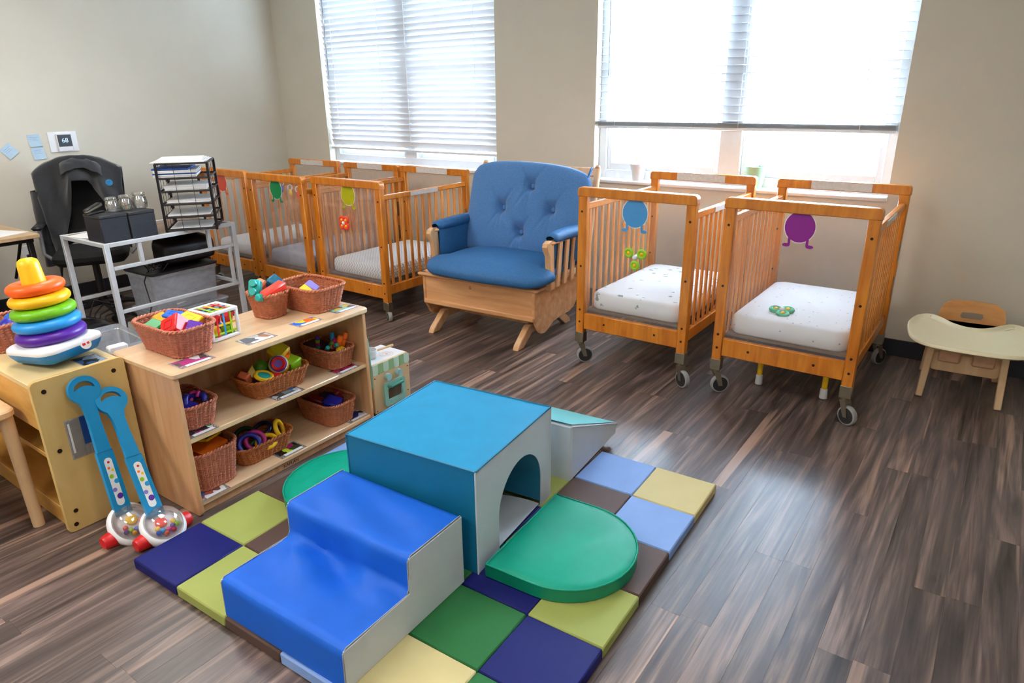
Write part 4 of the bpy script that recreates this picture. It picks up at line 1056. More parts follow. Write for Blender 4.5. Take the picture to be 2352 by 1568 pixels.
for i in range(7):
    y0 = i*OW/7; y1 = (i+1)*OW/7
    o = [(y0, OH-.05), (y0+.006, OH-.058), (y1-.006, OH-.058), (y1, OH-.05), (y1, OH-.003 if i < 6 else OH-.012), (y0, OH-.003)]
    obj('awning_stripe', MB().prism(o, .0003, .003, Ty), M_AWNL if i % 2 == 0 else M_AWN, t)
dr = obj('oven_door', MB().ring([(y, z) for y, z in rrect(.15, .13, .018, 5, .135, .102)], [(y, z) for y, z in rrect(.098, .064, .012, 5, .135, .102)], .001, .013, Ty), M_MINT, t)
obj('door_window', MB().prism(rrect(.099, .065, .012, 5, .135, .102), .0005, .004, Ty), mat('oven_window', (96, 74, 60), .2), dr)
obj('door_handle', MB().tube([(.013, .087, .147), (.028, .093, .149), (.028, .177, .149), (.013, .183, .147)], .0085, 8), M_MINTD, dr)
for y in (.095, .172): obj('knob', MB().cyl((0, y, .197), (.020, y, .197), .019, .018, 18), mat('pale_aqua_paint', (164, 208, 210), .5, .01), t)
for y, z in ((.012, OH-.02), (.012, .21), (OW-.04, OH-.022), (OW-.012, .205), (.012, .03), (OW-.02, .07)): obj('screw', MB().cyl((0, y, z), (.0012, y, z), .0034, n=8), M_BOLT, t)
for y in (.03, OW-.03): obj('foot', MB().box(-.05, -.002, y-.022, y+.022, 0, .022, .004), M_BLACK, t)
obj('side_screen', MB().prism([(-.15, .16), (.0, .16), (-.0, OH-.005), (-.006, .42), (-.02, .44), (-.12, .44), (-.14, .42)], -.008, .0, Matrix(((1, 0, 0, 0), (0, 0, 1, 0), (0, 1, 0, 0), (0, 0, 0, 1))), .002), M_MINT, t)
p = t.matrix_basis @ Vector((-.10, .085, OH-.004))
t = thing('toy_saucepan', 'white toy saucepan with a wooden handle on the toy oven', 'toy', tuple(p), 3)
obj('pan', MB().lathe([(.001, .002), (.030, .0), (.036, .006), (.037, .044), (.034, .044), (.033, .008), (.001, .006)], 24, caps=False), M_WHITEP, t)
obj('handle', MB().cyl((.012, .032, .030), (.035, .135, .034), .0055, .0065, 10), M_BEECH, t)
# ------------------------------------------------------------------ yellow-birch cabinet, low table, stacker, poppers
t = thing('storage_cabinet', 'birch plywood cabinet with bolted end panel against the toy shelf', 'cabinet', (-2.638, .765, 0))
CW, CD, CH = 1.0, .325, .622
obj('end_panel', MB().prism(rrect(CD, CH, .022, 5, CD/2, CH/2), -.018, 0, Ty, .002), M_BIRCH, t)
obj('far_end_panel', MB().prism(rrect(CD, CH, .022, 5, CD/2, CH/2), -CW, -CW+.018, Ty, .002), M_BIRCH, t)
obj('top_board', MB().box(-CW+.018, -.018, .004, CD-.004, CH-.032, CH-.012, .002), mat('cabinet_top_birch', (222, 196, 140), .4, .03, 6), t)
obj('front_apron', MB().box(-CW+.018, -.018, .012, .026, CH-.205, CH-.032, .002), M_YELLOWWOOD, t)
for z in (.30, .07): obj('shelf_board', MB().box(-CW+.018, -.018, .015, CD-.01, z, z+.018, .002), M_YELLOWWOOD, t)
obj('plinth_board', MB().box(-CW+.018, -.018, .02, .035, 0, .07, .002), M_YELLOWWOOD, t)
obj('back_board', MB().box(-CW+.018, -.018, CD-.012, CD-.004, .0, CH-.03), M_YELLOWWOOD, t)
for y, z in ((.04, CH-.045), (CD-.045, CH-.045), (.04, .34), (.04, .085), (.03, .03), (CD-.05, .085)): obj('bolt', MB().cyl((0, y, z), (.0015, y, z), .0085, n=12), M_BOLT, t)
m = MB(); m.m = 0; m.box(.0003, .0009, .075, .165, .285, .445)
m.m = 1; m.box(.0009, .0012, .080, .125, .29, .44); m.m = 2; m.box(.0009, .0012, .126, .160, .33, .442); m.m = 3; m.box(.0012, .0014, .083, .090, .31, .43)
obj('photo_card', m, [clear('laminate_film'), mat('card_grey', (140, 136, 130), .4), mat('card_blue', (40, 80, 160), .3), M_PAPER], t)
m = MB(); m.m = 0; m.box(-.16, -.025, .20, .29, CH-.012, CH-.0112); m.m = 1; m.box(-.15, -.035, .205, .285, CH-.0112, CH-.0108)
obj('photo_card', m, [clear('laminate_film'), print_mat('card_print_dark', [(30, 34, 32), (50, 56, 54), (60, 90, 140), (40, 44, 44), (150, 170, 190)], 26)], t)
ZT = CH-.012
# ring stacker
STX, STY = -2.845, .950
TILT = (Matrix.Rotation(math.radians(4.5), 3, Vector((.59, -.81, 0))) @ Matrix.Rotation(math.radians(14), 3, 'Z')).to_euler()
TM = Matrix.Translation((STX, STY, ZT+.012)) @ TILT.to_matrix().to_4x4()
t = thing('ring_stacker', 'blue and white rocking base with a yellow post for stacking rings', 'toy', (STX, STY, ZT+.012), 14); t.rotation_euler = TILT
o = rrect(.255, .255, .055, 8)
m = MB(); m.m = 0
n = len(o); rings = [(.05, 0.0), (.022, .010), (.006, .034), (0, .050)]
v = []; f = []
for d, z in rings: v += [(x, y, z) for x, y in (inset(o, d) if d else o)]
for j in range(3):
    for i in range(n): f.append((j*n+i, j*n+(i+1) % n, (j+1)*n+(i+1) % n, (j+1)*n+i))
f.append(tuple(range(n))[::-1]); m.add(v, f)
obj('rocker_base', m, plastic('base_blue', (20, 132, 206)), t, 50)
v = []; f = []; rings = [(0, .048), (-.001, .054), (.002, .064), (.014, .071), (.04, .074)]
for d, z in rings: v += [(x, y, z) for x, y in (inset(o, d) if d else o)]
for j in range(4):
    for i in range(n): f.append((j*n+i, j*n+(i+1) % n, (j+1)*n+(i+1) % n, (j+1)*n+i))
f.append(tuple(range(4*n, 5*n))); wt = obj('white_top', MB().add(v, f), M_WHITEP, t, 50)
bd = obj('badge', MB().prism(circ(.021, 20, 0, .0), 0, .003, Rot(x=78, z=84, t=(.1275, .03, .046)), .001), M_WHITEP, t)
obj('red_mark', MB().box(-.014, -.002, -.005, .004, .003, .0036, T=Rot(x=78, z=84, t=(.1275, .03, .046))).box(.004, .013, -.003, .005, .003, .0036, T=Rot(x=78, z=84, t=(.1275, .03, .046))), P_RED, bd)
obj('post', MB().lathe([(.050, .07), (.046, .17), (.041, .27), (.036, .362), (.032, .376), (.021, .384), (.001, .386)], 28), plastic('post_yellow', (250, 196, 10)), t)
for i, (m, R, r, lb) in enumerate(((plastic('ring_purple', (84, 24, 150)), .100, .0245, 'purple stacking ring, lowest on the yellow post'), (plastic('ring_blue', (36, 150, 226)), .096, .0240, 'sky blue stacking ring between green and purple rings'), (plastic('ring_green', (112, 186, 10)), .090, .0235, 'lime green stacking ring in the middle of the stack'), (plastic('ring_yellow', (250, 190, 10)), .084, .0230, 'yellow stacking ring under the orange ring'), (plastic('ring_orange', (255, 96, 10)), .078, .0235, 'orange stacking ring on top of the stack'))):
    obj('stacking_ring', MB().torus(R*.97-r*.35+.002, r*1.17, 44, 16, sz=.82), m, None, 80, tuple(TM @ Vector((0, 0, .074+.0215+i*.0455))), [math.degrees(a) for a in TILT], lb, 'toy', 'rings on the stacker')
# basket at the far side of the cabinet
p = (-3.165, .93, ZT+.001); bk['J'] = p
basket('wicker basket of blue toys behind the ring stacker', p, 0, .16, .20, .20, .25, .115, M_WICKERP)
for m, off, r, lb in ((M_WHITEP, (.05, .05, .135), .030, 'white ball on top of the basket behind the ring stacker'), (P_INDIGO, (.05, -.03, .09), .04, 'indigo ball in the basket behind the ring stacker'), (P_BLU, (.0, .0, .10), .035, 'blue ball in the basket behind the ring stacker'), (P_INDIGO, (.04, .035, .085), .03, 'small indigo ball in the basket behind the ring stacker')):
    obj('toy_ball', MB().ball((0, 0, 0), r), m, None, 80, at('J', *off), None, lb, 'ball')
# low child table at the left
t = thing('child_table', 'low beech child table with round legs beside the birch cabinet', 'table', (-2.83, .70, 0))
obj('table_top', MB().prism(rrect(.62, .60, .045, 6, -.265, -.245), .462, .492, b=.006), M_BEECH, t)
for lx in (-.0, -.52):
    for ly in (.025, -.48): obj('leg', MB().cyl((lx+.025, ly, 0), (lx, ly, .465), .0205, .024, 18), M_BEECH, t)

def popper(label, base, yawdeg, lean, L, side=0, roll=-4.5):
    """base: floor spot under the axle; the handle leans back along local -x"""
    t = thing('push_toy', label, 'toy', base, yawdeg, 'push toys with popping balls')
    R = .031
    for s in (-1, 1):
        w_ = obj('wheel', MB().lathe([(.001, 0), (.022, .002), (R-.001, .006), (R, .014), (R-.006, .050), (.020, .056), (.001, .056)], 24, Rot(x=-90*s, t=(0, s*.052, R))), P_RED, t)
    # white boat-shaped body
    def bodyf(u, v):
        a = u*2*PI; q = [(.001, -.050), (.052, -.046), (.077, -.026), (.085, -.002), (.083, .016), (.073, .021), (.065, .014)][int(round(v*6))]
        return (q[0]*1.0*math.cos(a)+.010, q[0]*.92*math.sin(a), q[1])
    A = Rot(y=-lean+62, t=(-.005, 0, .058))
    obj('body', MB().grid(bodyf, 36, 7, T=A, cu=True), M_WHITEP, t, 60)
    obj('tray', MB().lathe([(.068, .012), (.03, .010), (.001, .009)], 28, A @ Rot(t=(.010, 0, 0)), caps=False), mat('popper_tray', (226, 222, 224), .4), t)
    dm = MB().lathe([(.066, .012), (.065, .030), (.058, .050), (.044, .066), (.024, .076), (.001, .079)], 30, A @ Rot(t=(.010, 0, 0)), caps=False)
    obj('clear_dome', dm, clear('dome_plastic', haze=.06, gloss=.3), t, 80)
    bc = [P_RED, P_PUR, P_LIME, P_YEL, P_BLU, P_SKY, P_ORA, P_MAG]
    for i in range(9):
        a = -1.25+i*.31; rr = .045 if i % 2 else .032
        obj('ball', MB().ball((.010+rr*math.cos(a), rr*math.sin(a), .022), .0095, n=12, m=8, T=A), bc[(i+side*3) % 8], t, 80)
    obj('popping_plate', MB().lathe([(.020, .010), (.020, .020), (.016, .023), (.001, .024)], 18, A @ Rot(t=(.0, -.004 if side else .006, 0))), P_YEL if not side else P_CORAL, t)
    obj('badge', MB().prism(rrect(.034, .013, .006), 0, .002, Rot(x=90, z=90, t=(.082, 0, .030)) ), P_RED, t)
    # handle: flat bar flaring into a loop, in the local y-z plane then leaned
    Hm = Rot(x=roll, y=-lean, t=(-.035, 0, .085)) @ Matrix(((0, 0, 1, 0), (1, 0, 0, 0), (0, 1, 0, 0), (0, 0, 0, 1)))
    lo = []
    bar = [(.030, 0), (.029, L*.45), (.0245, L*.46), (.021, L*.66), (.022, L-.135), (.030, L-.105)]
    C = (0, L-.060); rx, ry = .056, .052
    arcs = [(C[0]+rx*math.cos(a), C[1]+ry*math.sin(a)) for a in [-.75+(PI+1.5)*i/24 for i in range(25)]]
    out = bar+arcs+[(-x, y) for x, y in bar[::-1]]
    # outline with a bean-shaped opening: two shells joined along the hole
    hole = [(C[0]+.037*math.cos(a), C[1]+.002+.031*math.sin(a)) for a in [PI*i/14 for i in range(15)]]+[(C[0]-.037+.074*i/8, C[1]+.002+.012*math.sin(PI*i/8)) for i in range(1, 8)]
    bm = bmesh.new()
    vs1 = [bm.verts.new((x, y, 0)) for x, y in out]; vs2 = [bm.verts.new((x, y, 0)) for x, y in hole]
    es = [bm.edges.new((vs1[i], vs1[(i+1) % len(vs1)])) for i in range(len(vs1))]+[bm.edges.new((vs2[i], vs2[(i+1) % len(vs2)])) for i in range(len(vs2))]
    bmesh.ops.triangle_fill(bm, use_beauty=True, use_dissolve=False, edges=es)
    bad = [fc for fc in bm.faces if (lambda c: (c.y > C[1]))(fc.calc_center_median()) and all(vv in vs2 for vv in fc.verts)]
    bmesh.ops.delete(bm, geom=bad, context='FACES_ONLY')
    r_ = bmesh.ops.extrude_face_region(bm, geom=bm.faces[:]); bmesh.ops.translate(bm, vec=(0, 0, .018), verts=[g_ for g_ in r_['geom'] if isinstance(g_, bmesh.types.BMVert)])
    bmesh.ops.transform(bm, matrix=Hm, verts=bm.verts); bmesh.ops.recalc_face_normals(bm, faces=bm.faces)
    me = bpy.data.meshes.new('handle'); bm.to_mesh(me); bm.free(); me.materials.append(P_CYAN)
    me.polygons.foreach_set('use_smooth', [True]*len(me.polygons)); me.set_sharp_from_angle(angle=math.radians(40))
    h = link('handle', me, t)
    obj('joint_line', MB().box(-.0215-.006, .0215+.006, L*.452, L*.455, -.0005, .0188, T=Hm), mat('handle_joint', (6, 90, 130), .5), h)
    lb = MB(); lb.m = 0; lb.prism(rrect(.028, L*.34, .013, 6, 0, L*.235), .018, .0186, Hm)
    for i, (x, y, r, k) in enumerate(((.0, .375, .0045, 1), (-.005, .335, .005, 2), (.006, .315, .005, 3), (-.004, .275, .008, 4), (.008, .235, .009, 5), (-.007, .18, .008, 6), (.004, .13, .011, 7))):
        lb.m = k; lb.prism(circ(r, 16, x, y*L), .0186, .019, Hm)
    obj('dotted_label', lb, [M_PAPER, P_RED, P_ORA, P_YEL, P_LIME, P_SKY, P_LAV, P_PUR], h)
    return t
popper('push toy with popping balls leaning on the birch cabinet end panel', (-2.435, .90, 0), 6, 17.5, .545, 0)
popper('push toy with popping balls leaning in the corner by the toy shelf', (-2.318, .962, 0), 4, 31.5, .525, 1, -6.2)

# ------------------------------------------------------------------ toddler high chair
t = thing('toddler_high_chair', 'low wooden toddler chair with a cream feeding tray by the wall', 'high chair', (-.005, 4.0, 0), 3.5)
for s in (-1, 1):
    obj('leg', MB().box(-.0165, .0165, -.014, .014, 0, .345, .004, Rot(x=-6, y=s*-3, t=(s*.176, -.02, 0))), M_BEECH, t)
    obj('leg', MB().box(-.0165, .0165, -.014, .014, 0, .30, .004, Rot(x=9, y=s*-3, t=(s*.176, .40, 0))), M_BEECH, t)
    obj('side_rail', MB().box(s*.165-.010, s*.165+.010, .0, .38, .27, .30, .004), M_BEECH, t)
obj('seat', MB().prism(rrect(.30, .30, .03, 5, 0, .18), .165, .185, b=.004), M_BEECH, t)
obj('front_apron', MB().prism(rrect(.305, .10, .02, 5, 0, .195), -.016, 0, Rot(x=90, t=(0, .02, 0)), .003), M_BEECH, t)
for s in (-1, 1): obj('leg_divider', MB().box(s*.075-.05, s*.075+.05, .0, .016, .20, .33, .02), mat('beech_divider', (214, 168, 132), .45), t)  # plain beech colour, a touch darker and pinker than the legs
bk_o = [(-.145, -.09), (.145, -.09), (.155, .10), (.14, .15), (.10, .178), (.0, .184), (-.10, .178), (-.14, .15), (-.155, .10)]
sl = [(-.045, .082), (.045, .082), (.055, .098), (.045, .117), (.02, .119), (.0, .119), (-.02, .119), (-.045, .117), (-.055, .098)]
obj('backrest', MB().ring(bk_o, sl, -.008, .008, Rot(x=82, t=(0, .335, .273))), wood('highchair_back_wood', (204, 138, 70), (226, 164, 98), .4, (2, 10, 10)), t)
def spline(pts, k=5):
    r = []; n = len(pts)
    for i in range(n):
        p0, p1, p2, p3 = [Vector(pts[(i+j) % n]) for j in (-1, 0, 1, 2)]
        for q in range(k):
            t_ = q/k; r.append(tuple(.5*((2*p1)+(p2-p0)*t_+(2*p0-5*p1+4*p2-p3)*t_**2+(3*p1-p0-3*p2+p3)*t_**3)))
    return r
_h = [(.12, -.25), (.21, -.215), (.265, -.13), (.29, .05), (.283, .17), (.25, .28), (.19, .322), (.135, .275), (.085, .2), (.035, .160)]
to = spline([(0, -.258)]+_h+[(0, .155)]+[(-x, y) for x, y in _h[::-1]]); n = len(to)
v = []; f = []; rings = [(.012, -.012), (0, -.004), (0, .008), (.004, .012), (.012, .011), (.020, .003), (.05, .002)]
for d, z in rings:
    q = inset(to, d) if d else to
    v += [(x, y, .352+z) for x, y in q]
for j in range(len(rings)-1):
    for i in range(n): f.append((j*n+i, j*n+(i+1) % n, (j+1)*n+(i+1) % n, (j+1)*n+i))
f += [tuple(range(n))[::-1], tuple(range((len(rings)-1)*n, len(rings)*n))]
obj('tray', MB().add(v, f), M_CREAMP, t, 50)
# ------------------------------------------------------------------ desk corner
M_DESK = wood('desk_oak_laminate', (176, 146, 110), (198, 168, 132), .5, (2, 10, 10))
t = thing('desk', 'oak-topped desk with black frame at the left wall', 'desk', (-5.0, 1.735, 0))
obj('desk_top', MB().box(-1.14, 0, -1.4, 0, .715, .74, .003), M_DESK, t)
obj('frame_rail', MB().box(-1.10, -.03, -1.36, -.03, .69, .715, .003), M_MESH, t)
for x in (-1.09, -.05):
    for y in (-1.35, -.05): obj('leg', MB().box(x-.016, x+.016, y-.016, y+.016, 0, .692, .003), M_MESH, t)
obj('brace', MB().cyl((-.18, -.05, .70), (-.42, -.06, .40), .010, n=8), M_MESH, t)
for i, (x, y, r, lb) in enumerate(((-5.24, 1.58, 20, 'sheet of white paper lying on the oak desk'), (-5.36, 1.48, -12, 'second sheet of white paper overlapping on the oak desk'))):
    obj('paper_sheet', MB().box(-.14, .14, -.105, .105, 0, .0012+.0006*i), M_PAPER, None, 40, (x, y, .7402+.0014*i), (0, 0, r), lb, 'paper')
# white metal cart
CXm, CYm, CLx, CLy, CZ = -4.492, 1.888, .585, .925, .70
t = thing('side_table', 'white metal frame side table with a wood top beside the office chair', 'table', (CXm, CYm, 0), 1.5)
obj('table_top', MB().box(-CLx+.012, -.012, .012, CLy-.012, CZ-.022, CZ-.002, .002), wood('walnut_top', (112, 92, 76), (140, 118, 100), .5, (10, 2, 10)), t)
q = .031
for x in (-CLx, -q):
    for y in (0, CLy-q): obj('leg', MB().box(x, x+q, y, y+q, 0, CZ, .002), M_WHITEMETAL, t)
fr = MB()
for x in (-CLx, -q): fr.box(x, x+q, q, CLy-q, CZ-.026, CZ-.001, .002)
for y in (0, CLy-q): fr.box(-CLx+q, -q, y, y+q, CZ-.026, CZ-.001, .002)
obj('top_frame', fr, M_WHITEMETAL, t)
for z in (.525, .24):
    obj('front_rail', MB().box(-q+.003, -.003, q, CLy-q, z, z+.022, .002), M_WHITEMETAL, t)
    if z < .3: obj('rear_rail', MB().box(-CLx+.003, -CLx+q-.003, q, CLy-q, z, z+.022, .002), M_WHITEMETAL, t)
for y in (.21, .70): obj('upright', MB().box(-q+.003, -.003, y, y+.024, .54, CZ-.02, .002), M_WHITEMETAL, t)
obj('upright', MB().box(-q+.003, -.003, CLy-.075, CLy-.055, .255, .53, .002), M_WHITEMETAL, t)
obj('low_rail', MB().box(-CLx+q, -q, CLy-q+.003, CLy-.003, .24, .262, .002), M_WHITEMETAL, t)
# black boxes
for i, (y, lb) in enumerate(((1.905, 'black storage box at the corner of the white side table, stapler on top'), (2.082, 'black storage box on the white side table next to the wire tray tower'))):
    t = thing('storage_box', lb, 'box', (-4.515, y, CZ), 2)
    b_ = obj('body', MB().box(-.20, 0, 0, .170, 0, .150, .003), M_BLACKB, t)
    obj('lid', MB().box(-.202, .002, -.001, .171, .150, .168, .003), M_BLACK, t)
    for yy in (.05, .115): obj('slot', MB().box(-.001, .001, yy-.012, yy+.012, .095, .098), M_BLACK, b_)
    obj('label_tab', MB().box(-.001, .0012, .12, .155, .018, .030), M_BLACK, b_)
# stapler
t = thing('stapler', 'silver and black stapler lying on a black storage box', 'stapler', (-4.655, 1.945, CZ+.168), 25)
obj('base', MB().box(-.015, .015, -.075, .075, 0, .010, .004), M_BLACK, t)
obj('arm', MB().box(-.013, .013, -.07, .075, .014, .034, .006, Rot(x=14, t=(0, 0, .012))), M_STEEL, t)
obj('cap', MB().box(-.015, .015, -.072, .06, .030, .042, .006, Rot(x=14, t=(0, 0, .012))), M_BLACK, t)
# jars
MJ = clear('jar_glass', haze=.10, gloss=.35, hazecol=(220, 224, 220))
for i, (x, y, s, lb, fill) in enumerate(((-4.64, 2.05, 1.08, 'empty clip-top glass jar nearest the stapler', None), (-4.645, 2.138, 1.12, 'clip-top glass jar of colourful beads', True), (-4.64, 2.228, 1.24, 'tall clip-top glass jar nearest the wire tray tower', None))):
    t = thing('glass_jar', lb, 'jar', (x, y, CZ+.1685), 10*i, 'glass jars on the black boxes')
    obj('glass', MB().lathe([(.001, .003), (.028*s, .0), (.034*s, .006), (.037*s, .03*s), (.034*s, .055*s), (.027*s, .066*s), (.027*s, .07*s), (.026*s, .07*s), (.033*s, .054*s), (.035*s, .03*s), (.032*s, .008), (.001, .006)], 24, caps=False), MJ, t)
    ld = obj('lid', MB().lathe([(.030*s, .071*s), (.031*s, .076*s), (.029*s, .084*s), (.015*s, .088*s), (.001, .088*s)], 24), MJ, t)
    obj('wire_clip', MB().torus(.031*s, .0013, 24, 5, Rot(t=(0, 0, .068*s))).tube([(.031*s, 0, .03*s), (.041*s, 0, .05*s), (.036*s, 0, .08*s), (.030*s, 0, .088*s)], .0014, 5), M_STEEL, ld)
    if fill:
        bb = MB(); mm = [P_PUR, P_YEL, P_TEA, P_MAG, P_LIME]
        for k in range(40):
            a = random.random()*6.28; rr = .027*math.sqrt(random.random()); bb.m = k % 5; bb.ball((rr*math.cos(a), rr*math.sin(a), .010+.026*random.random()), .005, n=6, m=4)
        o_ = obj('beads', bb, mm, t); o_['kind'] = 'stuff'
# wire tray tower
TX, TY, TA = -4.475, 2.325, 0
t = thing('wire_tray_tower', 'black wire paper tray tower of five tiers on the white side table', 'tray tower', (-4.548, 2.325, CZ), -38)
# local: y along the front edge (0..TW), x depth (0 front .. -TD)
TW, TD, TH = .315, .36, .445
for x in (0, -TD):
    for y in (0, TW): obj('post', MB().box(x-.008, x+.008, y-.008, y+.008, 0, TH, .002), M_MESH, t)
tiers = [.012, .095, .18, .265, .35]
for z in tiers+[TH]:
    f_ = MB()
    for x in (0, -TD): f_.cyl((x, 0, z), (x, TW, z), .0068, n=6)
    for y in (0, TW): f_.cyl((0, y, z), (-TD, y, z), .0068, n=6)
    if z < TH:
        for i in range(1, 8): f_.cyl((-TD*i/8, 0, z), (-TD*i/8, TW, z), .0014, n=4, caps=False)
        for i in range(1, 8): f_.cyl((0, TW*i/8, z), (-TD, TW*i/8, z), .0014, n=4, caps=False)
    obj('tier_frame', f_, M_MESH, t)
gr = MB()
for y in (TW/3, 2*TW/3): gr.cyl((0, y, 0), (0, y, TH), .0018, n=4)
for i in range(1, 4):
    for y in (0, TW): gr.cyl((-TD*i/4, y, 0), (-TD*i/4, y, TH), .0018, n=4)
obj('wire_grid', gr, M_MESH, t)
for y in (.06, .25):
    for z in tiers[1:]: obj('hook', MB().box(-.004, .004, y-.008, y+.008, z-.02, z+.004, .001), M_MESH, t)
TMx = Matrix.Translation(t.location) @ Matrix.Rotation(math.radians(-38), 4, 'Z')
MPB = mat('folder_blue', (40, 86, 170), .5)
pap = [(0, .004, .0, 0, 'thin stack of paper in the lowest wire tray'), (1, .012, .0, 2, 'stack of paper in the second wire tray'), (2, .020, .01, -2, 'stack of paper in the middle wire tray'), (3, .03, .01, 1, 'thick stack of paper in the fourth wire tray'), (4, .045, -.045, 2, 'thick stack of paper and files in the top wire tray')]
for k, hgt, dy, r, lb in pap:
    m = MB(); nl = 1 if hgt < .015 else 5
    for j in range(nl):
        z0 = hgt*j/nl; jit = (random.random()-.5)*.02
        m.m = 0 if not (k == 4 and j == 2) else 1
        m.box(-.32+jit, -.012+jit*.4, .022+dy+jit*.5, .285+dy+jit*.5, z0, z0+hgt/nl*.92, .001)
    p = TMx @ Vector((0, 0, tiers[k]+.006))
    obj('paper_stack', m, [M_PAPER, MPB], None, 40, tuple(p), (0, 0, -38+r), lb, 'paper', 'papers in the wire tray tower')
p = TMx @ Vector((0, 0, TH+.005)); m = MB()
for j in range(4): m.box(-.34+.01*j, -.0-.006*j, -.03+.015*j, .30-.004*j, .005*j, .005*j+.0042, .001, Rot(z=(j-1)*2))
obj('paper_stack', m, M_PAPER, None, 40, tuple(p), (0, 0, -38), 'loose stack of white paper lying on top of the tray tower', 'paper', 'papers in the wire tray tower')
m = MB(); m.box(-.29, -.03, .02, .245, 0, .010, .002)
p = TMx @ Vector((0, -.055, tiers[4]+.053)); obj('folder', m, MPB, None, 40, tuple(p), (0, 0, -41), 'blue folder on the papers in the top wire tray', 'folder')
# rolled paper on the table
t = thing('paper_roll', 'white paper sheet with a rolled edge beside the black box', 'paper', (-4.83, 1.93, CZ), 15)
obj('sheet', MB().box(-.16, .12, -.02, .14, 0, .0015), M_PAPER, t); obj('roll', MB().lathe([(.020, 0), (.022, 0), (.022, .16), (.020, .16), (.020, 0)], 20, Rot(x=-90, t=(.13, -.02, .022)), caps=False), M_PAPER, t)

# clear bins under and beside the table
MBIN = clear('bin_plastic', tint=(232, 238, 246), haze=.44, gloss=.15, hazecol=(236, 242, 252), rough=.15)
def bin_(label, loc, rz, L, D, H, lid, lidm):
    t = thing('storage_bin', label, 'bin', loc, rz, 'clear storage bins')
    # local x: depth (-D..0), y: along (0..L)
    o1 = rrect(D-.05, L-.05, .03, 4, -D/2, L/2); o2 = rrect(D-.016, L-.016, .03, 4, -D/2, L/2)
    n = len(o1); v = [(x, y, .002) for x, y in o1]+[(x, y, H-.03) for x, y in inset(o2, .008)]+[(x, y, H-.028) for x, y in o2]+[(x, y, H) for x, y in o2]
    f = [tuple(range(n))[::-1]]
    for j in range(3):
        for i in range(n): f.append((j*n+i, j*n+(i+1) % n, (j+1)*n+(i+1) % n, (j+1)*n+i))
    obj('tub', MB().add(v, f), MBIN, t, 50)
    if lid: obj('lid', MB().prism(rrect(D, L, .03, 4, -D/2, L/2), H-.004, H+.014, b=.004), lidm, t)
    return t
bin_('clear bin with clear lid on the floor under the stacked bin', (-4.69, 2.24, 0), 2, .56, .40, .10, True, MBIN)
bin_('clear bin of papers with a black lid under the white side table', (-4.705, 2.235, .115), 2, .525, .38, .27, True, M_BLACK)
for i, nm in enumerate(('front-most', 'second', 'third', 'fourth', 'rear-most')):
    obj('paper_file', MB().box(-.003, .003, -.15, .15, -.085, .085, .001), [M_PAPER, mat('grey_paper', (206, 208, 216), .7)][i % 2], None, 40, (-4.755-.045*i, 2.50+[.03, -.02, .04, -.03, .0][i], .245), ([9, -6, 14, -4, 5][i], -8, 2), '%s pale paper file standing in the black-lidded clear bin' % nm, 'paper', 'files in the black-lidded bin')
t = bin_('grey clear bin with white latch between the side table and birch cabinet', (-3.72, 1.36, 0), -4, .34, .45, .30, False, None)
obj('latch', MB().box(-.045, .004, .11, .21, .262, .310, .008), M_WHITEP, t)
# black pouch and cables on the bin
t = thing('black_bag', 'black zip bag lying on the black-lidded bin', 'bag', (-4.84, 2.575, .402))
def bagf(u, v):
    a = u*2*PI; ph = -PI/2+v*PI; e = lambda q, p: math.copysign(abs(q)**p, q)
    return (.13*e(math.cos(a), .5)*e(math.cos(ph), .4), .20*e(math.sin(a), .5)*e(math.cos(ph), .4), .105+.10*e(math.sin(ph), .5)*(1-.25*math.cos(a))+.006*noise.noise(Vector((u*9, v*7, 1))))
obj('body', MB().grid(bagf, 32, 16, cu=True), M_BLACK, t, 70); obj('strap', MB().tube([(-.02, -.15, .16), (0, -.08, .24), (.01, .08, .235), (0, .15, .16)], .009, 8), M_CHAIRB, t)
cb = MB(); pts = []
for i in range(60): a = i*.42; pts.append((.07*math.cos(a)+.01*math.sin(i), .09*math.sin(a*.93), .006+.05*abs(math.sin(i*.7))))
obj('cable_coil', cb.tube(pts, .004, 6), M_BLACK, None, 80, (-4.80, 2.335, .402), None, 'tangled black cable coil on the black-lidded bin', 'cable')
obj('cable', MB().tube([(-4.80, 2.26, .40), (-4.72, 2.19, .36), (-4.66, 2.18, .2), (-4.64, 2.10, .05), (-4.62, 2.0, .008)], .0045, 6), M_BLACK, None, 80, None, None, 'black cable hanging from the black-lidded bin to the floor', 'cable')
# shoes / pouch on the floor under the table
def lump(name, label, cat, loc, rz, a, b, c, m, pw=.8):
    return obj(name, MB().ball((0, 0, c), a, b, c, 22, 14, pw=pw), m, None, 80, loc, (0, 0, rz), label, cat)
t = thing('slipper', 'pale grey slipper lying on the floor under the side table', 'shoe', (-4.86, 2.10, 0), 60)
obj('sole', MB().prism(circ(.13, 24, 0, 0, .048), 0, .018, b=.004), mat('slipper_sole', (150, 146, 138), .8), t)
def upper(u, v):
    a = u*PI; x = -.01+v*.135; k = math.sqrt(max(0, 1-(x/.135)**2)); return (x, .048*k*math.cos(a), .015+.055*k*math.sin(a))
obj('upper', MB().grid(upper, 14, 12), mat('slipper_grey', (176, 172, 162), .85), t, 80)
t = thing('snack_bag', 'purple and orange snack bag standing on the floor beside the shelf', 'bag', (-3.62, 1.80, 0), 20)
def sb(u, v):
    a = u*2*PI; k = (1-.75*v**6); return (.05*k*math.cos(a)*(1 if v < 1 else .05), .10*math.sin(a), .21*v)
MSB = print_mat('snack_print', [(60, 50, 150), (120, 50, 110), (190, 80, 70), (70, 60, 170)], 14)
